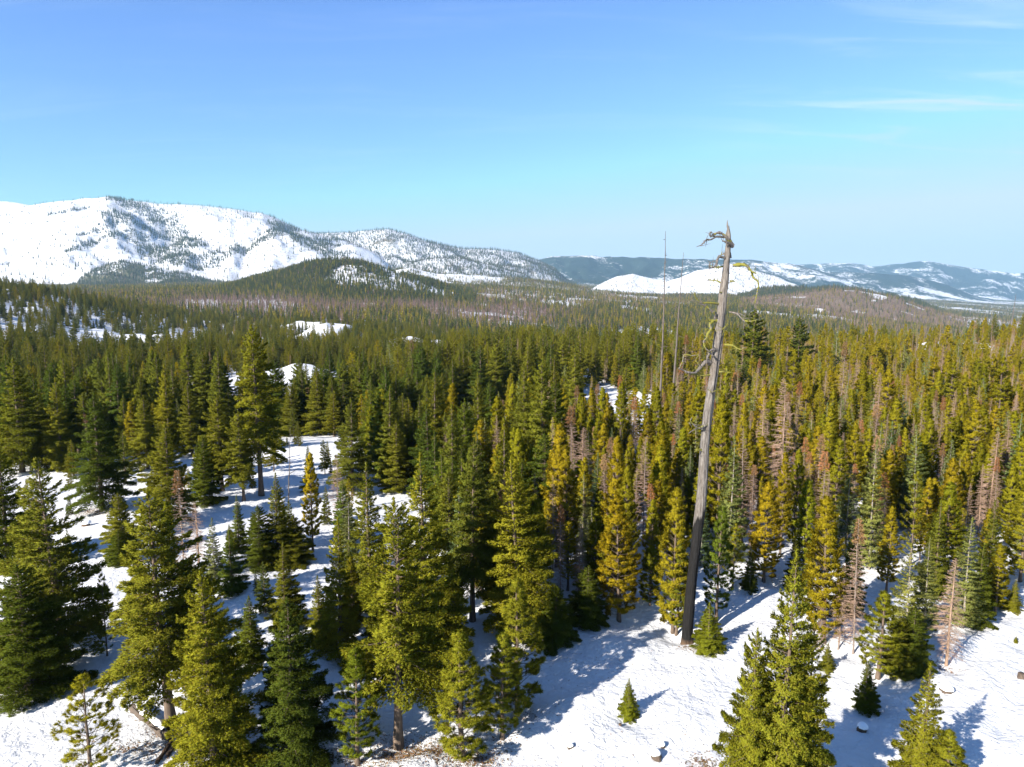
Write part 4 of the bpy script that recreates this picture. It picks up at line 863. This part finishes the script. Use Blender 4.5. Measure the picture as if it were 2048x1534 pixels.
def spline(P, n):
    P = np.asarray(P, float); k = len(P)
    if k < 3: u = np.linspace(0, k - 1, n); return np.stack([np.interp(u, np.arange(k), P[:, i]) for i in range(P.shape[1])], 1)
    Q = np.vstack([2 * P[0] - P[1], P, 2 * P[-1] - P[-2]]); out = []
    for u in np.linspace(0, k - 1 - 1e-6, n):
        i = int(u); f = u - i; p0, p1, p2, p3 = Q[i:i + 4]
        out.append(.5 * (2 * p1 + (p2 - p0) * f + (2 * p0 - 5 * p1 + 4 * p2 - p3) * f * f + (3 * p1 - p0 - 3 * p2 + p3) * f ** 3))
    return np.array(out)
def tall_snag():
    bx, by = at(1374, 1288); Y0 = by; bz = float(terrain(bx, by))
    e = bpy.data.objects.new('charred_snag', None); col.objects.link(e); e.location = (bx, by, bz)
    tag(e, 'tall leaning grey snag, charred black at its foot, yellow lichen on its crooked branches', 'dead snag')
    off = np.array([bx, by, bz])
    axis = [(1373, 1302, 26), (1375, 1270, 24), (1382, 1190, 23), (1393, 1100, 22), (1405, 1000, 23), (1412, 900, 20.5), (1420, 826, 20.5), (1432, 750, 19.5), (1440, 690, 21), (1447, 640, 20.5), (1453, 590, 20), (1460, 535, 15), (1465.5, 477, 10.5), (1466, 458, 6.5), (1464.5, 448, 4), (1465, 437, 1)]
    pts = []; rad = []
    for px, py, w in axis:
        p, f = P3(px, py, Y0); pts.append(p - off); rad.append(w * .5 / FPX * f)
    n, sd = 150, 36; C = spline(np.column_stack([pts, rad]), n); P = C[:, :3]; r = np.maximum(C[:, 3], .01)
    P[:, 1] += np.linspace(0, .9, n)
    a = np.arange(sd) / sd * 2 * np.pi; V = np.zeros((n, sd, 3)); zz = P[:, 2][:, None]
    A, Z = np.meshgrid(a, P[:, 2]); tw = A + Z * .05
    fur = .13 * fbm(np.cos(tw) * 4 + 9, np.sin(tw) * 4 + Z * .22, 4, 300) + .08 * fbm(np.cos(tw) * 11, np.sin(tw) * 11 + Z * .5, 3, 310) + .10 * fbm(np.cos(tw) * 1.5, np.sin(tw) * 1.5 + Z * .9, 2, 320)
    def crack(a0, z0, z1, dep, wd): return -dep * np.exp(-((np.angle(np.exp(1j * (A - a0 - .18 * np.sin(Z * 1.1)))) / wd) ** 2)) * np.clip((Z - z0) / .8, 0, 1) * np.clip((z1 - Z) / .8, 0, 1)
    H = P[-1, 2]; fur = fur - fur.mean(axis=1, keepdims=True)
    fur = fur + crack(-1.0, .58 * H, .80 * H, .62, .12) + crack(-.75, .1 * H, .28 * H, .58, .13) + crack(-1.9, .3 * H, .62 * H, .3, .08) + crack(-2.3, .45 * H, .9 * H, .25, .09) + crack(-.5, .8 * H, .98 * H, .4, .2)
    flare = 1 + .22 * np.exp(-Z / .35) * (1 + .6 * np.cos(3 * A + 1))
    RR = .88 * r[:, None] * np.maximum(1 + fur, .25) * flare
    V[..., 0] = P[:, 0][:, None] + RR * np.cos(A); V[..., 1] = P[:, 1][:, None] + RR * np.sin(A); V[..., 2] = zz
    i = np.arange(n - 1)[:, None] * sd; j = np.arange(sd)[None]; F = np.stack([i + j, i + (j + 1) % sd, i + sd + (j + 1) % sd, i + sd + j], -1).reshape(-1, 4)
    charz = float(P3(1393, 1100, Y0)[0][2] - bz)
    tm = wood('snag_wood', 0, charz)
    link(bpy.data.objects.new('trunk', mesh_from('trunk', V.reshape(-1, 3), F, [tm], None, True)), e)
    m_l, m_g, m_m = wood('lichen_branch', .72), wood('grey_branch', .12), wood('mixed_branch', .48)
    for k, (px, py, h) in enumerate(((1468, 470, 22), (1470, 492, 20), (1462, 474, 18), (1471, 515, 14))):   # splinters of the broken top
        g = Geo(); p0, f = P3(px, py, Y0); p1, _ = P3(px + (1466 - px) * .3 + 1, py - h, Y0); d = np.array([0, .9 + (-.07 if k % 2 else -.02), 0]) - off
        g.tube(np.array([p0 + d, (p0 + p1) / 2 + d, p1 + d]), np.array([2.4, 1.8, .3]) / FPX * f, 5, 0); link(bpy.data.objects.new('splinter', g.mesh('splinter', [m_g])), e)
    z1 = lambda L: [(1250 + .2867 * x, 420 + .2867 * y) for x, y in L]
    z2 = lambda L: [(1250 + .326 * x, 820 + .326 * y) for x, y in L]
    BR_ = [(z1([(755, 245), (715, 200), (665, 160), (625, 168), (598, 186), (592, 160), (606, 152)]), 5.0, m_m, -.5),
           (z1([(690, 190), (640, 186), (600, 206), (566, 208), (545, 236), (498, 258)]), 3.0, m_g, -.8), (z1([(640, 187), (610, 182), (590, 178)]), 2.0, m_g, -.3),
           (z1([(752, 255), (716, 226), (678, 218)]), 4.6, m_g, -.4), (z1([(722, 330), (692, 308), (668, 314)]), 3.2, m_m, .3),
           (z1([(715, 345), (662, 324), (646, 345), (638, 376), (614, 402), (586, 396), (600, 362)]), 4.2, m_g, -.7), (z1([(720, 385), (672, 396), (632, 400), (582, 384)]), 2.4, m_l, .6),
           (z1([(752, 388), (820, 380), (856, 396), (880, 426), (918, 446)]), 5.6, m_l, -.6), (z1([(884, 430), (893, 470), (926, 498), (930, 532), (916, 600), (904, 685)]), 2.7, m_l, -.4),
           (z1([(696, 535), (656, 500), (622, 492), (572, 490)]), 2.6, m_l, .5), (z1([(692, 578), (655, 572)]), 2.2, m_l, -.2), (z1([(735, 495), (770, 500)]), 2.4, m_l, -.3),
           (z1([(668, 658), (612, 648), (556, 646), (516, 640), (492, 604), (486, 574)]), 3.0, m_l, -.6), (z1([(634, 770), (626, 722), (602, 700), (560, 668), (520, 645), (494, 616)]), 4.6, m_m, -.7),
           (z1([(648, 770), (612, 774), (590, 802), (600, 832), (576, 866), (570, 892), (548, 916), (560, 962), (592, 988)]), 5.2, m_l, -.8), (z1([(650, 838), (602, 836), (542, 828)]), 2.8, m_l, .3),
           (z1([(640, 772), (606, 770), (568, 776)]), 2.4, m_l, -.3), (z1([(636, 902), (582, 898)]), 2.4, m_l, .3), (z1([(665, 1000), (630, 972), (590, 986), (610, 1018)]), 5.0, m_g, -.5),
           (z1([(730, 712), (776, 722), (812, 756), (838, 778)]), 2.8, m_g, -.6), (z1([(762, 716), (802, 724), (838, 742)]), 2.0, m_g, -.3), (z1([(836, 774), (880, 776), (916, 768)]), 2.3, m_l, -.2),
           (z1([(612, 1070), (566, 1058), (522, 1104), (488, 1134), (440, 1132), (402, 1116), (376, 1108)]), 5.6, m_g, -.8), (z1([(378, 1106), (392, 1080), (404, 1046), (416, 1010), (470, 1016), (516, 1010), (494, 1044), (524, 1088)]), 2.0, m_m, -.6),
           (z1([(610, 1148), (532, 1156), (470, 1146), (414, 1166)]), 2.4, m_l, -.4), (z1([(590, 1080), (574, 1032), (600, 985)]), 4.6, m_g, -.3), (z1([(694, 940), (746, 944), (800, 972), (832, 960)]), 3.6, m_l, -.5),
           (z1([(648, 1130), (692, 1128), (742, 1134)]), 3.4, m_l, -.4), (z1([(610, 1268), (598, 1276)]), 3.0, m_l, -.3), (z1([(596, 1478), (552, 1506), (520, 1522), (488, 1504), (458, 1474), (468, 1444)]), 4.6, m_m, -.6),
           (z1([(520, 1520), (480, 1535), (440, 1560)]), 2.0, m_g, -.3), (z2([(478, 240), (452, 246), (424, 256)]), 3.4, m_l, -.3), (z1([(680, 830), (694, 828)]), 3.0, m_l, -.4)]
    for pl, w, m, dep in BR_:
        ptsb = []
        for q, (px, py) in enumerate(pl):
            hfrac = np.clip((1290 - py) / 850, 0, 1); p, f = P3(px, py, Y0 + .9 * hfrac + dep * q / max(1, len(pl) - 1) - (.12 if q == 0 else .25)); ptsb.append(p - off)
        k = max(6, 4 * len(pl)); P_ = spline(ptsb, k); P_ += rng.normal(0, .006, P_.shape); g = Geo(); s_ = np.linspace(0, 1, k)
        g.tube(P_, w * .5 / FPX * f * (1 - .85 * s_ ** 1.1) * (1 + rng.normal(0, .14, k)) * 1.35 + .009, 7, 0)
        if w > 2.3:                                   # short side twigs
            for _ in range(6):
                i0 = int(rng.integers(k // 3, k - 1)); d = unit(rng.normal(size=3) + np.array([0, -.2, .1])); g.tube(np.array([P_[i0], P_[i0] + d * .15, P_[i0] + (d + unit(rng.normal(size=3)) * .6) * rng.uniform(.2, .5)]), np.array([.024, .016, .004]), 4, 0)
        link(bpy.data.objects.new('branch', g.mesh('branch', [m], True)), e)
tall_snag()
def pole(top, foot, base_py, wpx, label, nb, mats_, bent=0):
    bx, by = at(foot[0] + (foot[0] - top[0]) * (base_py - foot[1]) / max(1, foot[1] - top[1]), base_py); bz = float(terrain(bx, by)); off = np.array([bx, by, bz])
    e = bpy.data.objects.new('bare_snag', None); col.objects.link(e); e.location = off; tag(e, label, 'dead snag', 'thin bare snags above the forest')
    p1, f = P3(top[0], top[1], by); p1 = p1 - off; k = 24; s_ = np.linspace(0, 1, k); P = p1[None] * s_[:, None]; P[:, 0] += bent * np.sin(s_ * 3.1); P += rng.normal(0, .02, P.shape); P[0] = (0, 0, -.2)
    g = Geo(); g.tube(P, wpx * .5 / FPX * f * (1 - s_ * .88) * (1 + rng.normal(0, .05, k)), 8, 0); link(bpy.data.objects.new('trunk', g.mesh('trunk', [mats_], True)), e)
    for i in range(nb):
        q = rng.uniform(.35, .97); az = rng.uniform(0, 6.28); L = rng.uniform(.15, .4) if rng.random() < .85 else rng.uniform(.8, 1.5); c = np.array([np.interp(q, s_, P[:, m]) for m in range(3)])
        d = np.array([math.cos(az), math.sin(az), rng.uniform(-.35, .25)]); g = Geo(); g.tube(np.array([c, c + d * L * .5, c + d * L + [0, 0, .06 * L]]), np.array([.035, .025, .008]), 4, 0); link(bpy.data.objects.new('branch', g.mesh('branch', [mats_])), e)
GREYW = wood('grey_pole', .0, None, ((.075, .062, .056), (.19, .165, .15)))
pole((1331, 462), (1318, 830), 885, 6.5, 'taller of two thin bare snags left of the thick leaning snag', 34, GREYW, .15)
pole((1367, 505), (1349, 765), 850, 6, 'shorter of two thin bare snags, next to the thick leaning snag', 26, GREYW, -.1)
pole((1393, 660), (1384, 730), 770, 5, 'broken stub snag among the trees between thin and thick snags', 3, GREYW)
pole((2032, 588), (2022, 660), 690, 3.5, 'lone thin snag over the stand at the right edge', 6, GREYW)
pole((1700, 720), (1694, 800), 850, 3, 'thin grey pole among pines in the right stand', 6, GREYW)
pole((580, 855), (578, 960), 1020, 3, 'thin leafless pole standing on the snowy knoll', 8, GREYW)

# ------------------------------------------------------------------ logs, sticks, stumps, boulders, litter
MAT['cap'] = mat('snow_cap')[0]; MAT['cap'].node_tree.nodes['Principled BSDF'].inputs['Base Color'].default_value = (.88, .89, .9, 1); MAT['cap'].node_tree.nodes['Principled BSDF'].inputs['Roughness'].default_value = .8
LOGW = wood('log_wood', 0, None, ((.06, .04, .028), (.15, .10, .07))); CHARW = wood('charred_wood', 0, 50.0)
def log(p0, p1, dpx, label, cap, m, nm='fallen_log', cat='log'):
    x0, y0 = at(*p0); x1, y1 = at(*p1); a = np.array([x0, y0, float(terrain(x0, y0))]); b = np.array([x1, y1, float(terrain(x1, y1))]); r = dpx * .5 / FPX * np.hypot(y0, CAMZ)
    a[2] += r * .6; b[2] += r * .6; k = 14; s_ = np.linspace(0, 1, k); P = a[None] * (1 - s_[:, None]) + (b - a)[None] * s_[:, None] + a[None] * s_[:, None]; off = P[0].copy(); P = P - off + rng.normal(0, r * .08, P.shape)
    e = bpy.data.objects.new(nm, None); col.objects.link(e); e.location = off; tag(e, label, cat)
    g = Geo(); rr = r * (1 - .25 * s_) * (1 + rng.normal(0, .06, k)); rr[0] *= .6; rr[-1] *= .5; g.tube(P, rr, 10, 0); link(bpy.data.objects.new('trunk', g.mesh('trunk', [m], True)), e)
    for i in range(4):
        c = P[int(rng.integers(2, k - 2))]; d = unit(rng.normal(size=3) + np.array([0, 0, .8])); g = Geo(); g.tube(np.array([c, c + d * r * 3]), np.array([r * .25, r * .08]), 5, 0); link(bpy.data.objects.new('branch_stub', g.mesh('branch_stub', [m])), e)
    if cap:
        Pc = P + np.array([.25 * r, .35 * r, r * .62]); g = Geo(); g.tube(Pc[1:-2], r * .85 * (1 + rng.normal(0, .12, k - 3)) * np.sin(np.linspace(.35, 2.8, k - 3)) ** .5, 10, 0); link(bpy.data.objects.new('snow_cap', g.mesh('snow_cap', [MAT['cap']], True)), e)
log((264, 1418), (338, 1486), 17, 'fallen brown log half under snow beside the long bare trunk', True, LOGW)
log((346, 1486), (312, 1530), 9, 'thinner left one of two charred sticks below the fallen log', False, CHARW, 'charred_stick', 'stick')
log((374, 1466), (333, 1522), 9, 'right one of two charred sticks, nearer the bright dense fir', False, CHARW, 'charred_stick', 'stick')
def stump(px, py, w, h, label, cap=True, m=None):
    x, y = at(px, py); z = float(terrain(x, y)); dist = math.hypot(y, CAMZ - z); r = w * .42 / FPX * dist; H = h / FPX * dist * .9
    e = bpy.data.objects.new('tree_stump', None); col.objects.link(e); e.location = (x, y, z); e.rotation_euler[2] = rng.uniform(0, 6.28); tag(e, label, 'tree stump', 'stumps in the open snow')
    n, sd = 7, 16; V = []
    for i, zz in enumerate(np.linspace(-.15, H, n)):
        a = np.arange(sd) / sd * 2 * np.pi; q = r * (1.35 - .5 * i / (n - 1)) * (1 + .45 * fbm(np.cos(a) * 2 + px, np.sin(a) * 2 + zz, 3, 400)); V.append(np.stack([q * np.cos(a), q * np.sin(a), zz + (.12 * r * fbm(np.cos(a) * 3, np.sin(a) * 3, 2, px) if i == n - 1 else 0) + 0 * a], 1))
    V = np.concatenate(V + [np.array([[0, 0, H * .97]])]); i = np.arange(n - 1)[:, None] * sd; j = np.arange(sd)[None]
    F = np.stack([i + j, i + (j + 1) % sd, i + sd + (j + 1) % sd, i + sd + j], -1).reshape(-1, 4); T = np.stack([(n - 1) * sd + np.arange(sd), (n - 1) * sd + (np.arange(sd) + 1) % sd, np.full(sd, n * sd)], 1)
    link(bpy.data.objects.new('trunk', mesh_from('trunk', V, [T, F], [m or LOGW], None, True)), e)
    if cap:
        k, s2 = 6, 14; V = []
        for q in range(k):
            ph = q / (k - 1) * math.pi * .5; a = np.arange(s2) / s2 * 2 * np.pi; rr = r * 1.25 * math.cos(ph) * (1 + .12 * fbm(np.cos(a) * 2 + px, np.sin(a) * 2 + q * .3, 2, 420)); V.append(np.stack([rr * np.cos(a) + .2 * r, rr * np.sin(a) + .25 * r, H * .8 + r * .9 * math.sin(ph) + .25 * r * fbm(np.cos(a) * 1.5 + px, np.sin(a) * 1.5, 2, 430)], 1))
        V = np.concatenate(V); i = np.arange(k - 1)[:, None] * s2; j = np.arange(s2)[None]
        link(bpy.data.objects.new('snow_cap', mesh_from('snow_cap', V, np.stack([i + j, i + (j + 1) % s2, i + s2 + (j + 1) % s2, i + s2 + j], -1).reshape(-1, 4), [MAT['cap']], None, True)), e)
stump(1312, 1520, 20, 13, 'largest brown stump in the bottom snow, capped with snow')
stump(1324, 1492, 13, 6, 'small brown stump just above the largest stump')
stump(1141, 1500, 12, 8, 'small stump left of the largest stump, in sunlit snow')
stump(1723, 1462, 18, 10, 'dark stump under a round snow cap near the big fir clump', True, CHARW)
stump(1893, 1384, 22, 8, 'stump almost buried under a snow mound right of the lone small fir')
stump(2042, 1357, 14, 10, 'bare brown stump at the right edge', False)
stump(1626, 1334, 12, 7, 'dark stump below the golden pine', True, CHARW)
stump(530, 1206, 9, 5, 'dark stump on the snow left of the very dark fir', False, CHARW)
stump(172, 1052, 16, 7, 'dark stump by the brown bare patch in the left clearing', True, CHARW)
stump(1240, 1452, 7, 4, 'tiny dark stump below the knee-high bright fir', False, CHARW)
def litter():
    """brown needles, bark and twigs lying in patches on the snow"""
    V = []
    for px, py, a, b, n in ((800, 1512, 1.9, 1.1, 2600), (955, 1524, 1.0, .7, 1400), (1000, 1490, 1.2, .8, 500), (1040, 1440, 1.6, .8, 400), (1408, 1530, .7, .6, 700), (196, 1024, 2.6, 1.4, 2600), (325, 1500, 1.6, 1.4, 900), (270, 1500, 1.5, .6, 500), (340, 1460, 1.0, .8, 600), (700, 1525, 1.0, .6, 500), (880, 1510, 1.0, .6, 900),
                            (1885, 1340, .8, .5, 300), (1630, 1290, 1.0, .6, 500), (1380, 1297, .7, .4, 250), (315, 1450, 3, 2.2, 350), (1130, 1330, 4, 2, 250), (1300, 1500, 6, 2.5, 160), (600, 1530, 2, 1, 300)):
        n = int(n * .6); cx, cy = at(px, py); x = cx + rng.normal(0, a * .55, n); y = cy + rng.normal(0, b * .55, n); z = terrain(x, y) + rng.uniform(0, .07, n) * (n > 600) + .012
        d = rng.normal(size=(n, 3)) * [1, 1, .35]; d = unit(d) * rng.uniform(.05, .16, (n, 1)); sd_ = unit(np.cross(d, [0, 0, 1.0]) + rng.normal(0, .25, (n, 3))) * rng.uniform(.012, .035, (n, 1)); c = np.stack([x, y, z], 1)
        V.append(np.stack([c - sd_, c + sd_, c + d + [0, 0, .02]], 1))
    V = np.concatenate(V).reshape(-1, 3, 3); V[..., 2] = np.maximum(V[..., 2], terrain(V[..., 0], V[..., 1]) + .006)
    g = Geo(); g.tris(V, 0, False); m = foliage('litter_brown', [(0, (.16, .085, .04)), (1, (.16, .085, .04))], .05, .9, 1.0)
    tag(link(bpy.data.objects.new('litter', g.mesh('litter', [m]))), kind='stuff')
litter()
# ------------------------------------------------------------------ haze
def haze(density):
    x0, x1, y0, y1 = -11900, 11900, -150, 13400; zlo = float(Z_.min()) - 2; zhi = float(Z_[Y_ < 13500].max()) + 40
    V = np.array([[x, y, z] for z in (zlo, zhi) for y in (y0, y1) for x in (x0, x1)], float)
    F = np.array([[0, 2, 3, 1], [4, 5, 7, 6], [0, 1, 5, 4], [2, 6, 7, 3], [0, 4, 6, 2], [1, 3, 7, 5]])
    m = bpy.data.materials.new('haze_air'); m.use_nodes = True; t = m.node_tree; t.nodes.remove(t.nodes['Principled BSDF'])
    pv = t.nodes.new('ShaderNodeVolumePrincipled'); pv.inputs['Color'].default_value = (.40, .68, 1.0, 1); pv.inputs['Density'].default_value = density; pv.inputs['Anisotropy'].default_value = 0
    t.links.new(pv.outputs[0], t.nodes['Material Output'].inputs['Volume'])
    tag(link(bpy.data.objects.new('haze', mesh_from('haze', V, F, [m]))), kind='stuff')
haze(4.8e-5)
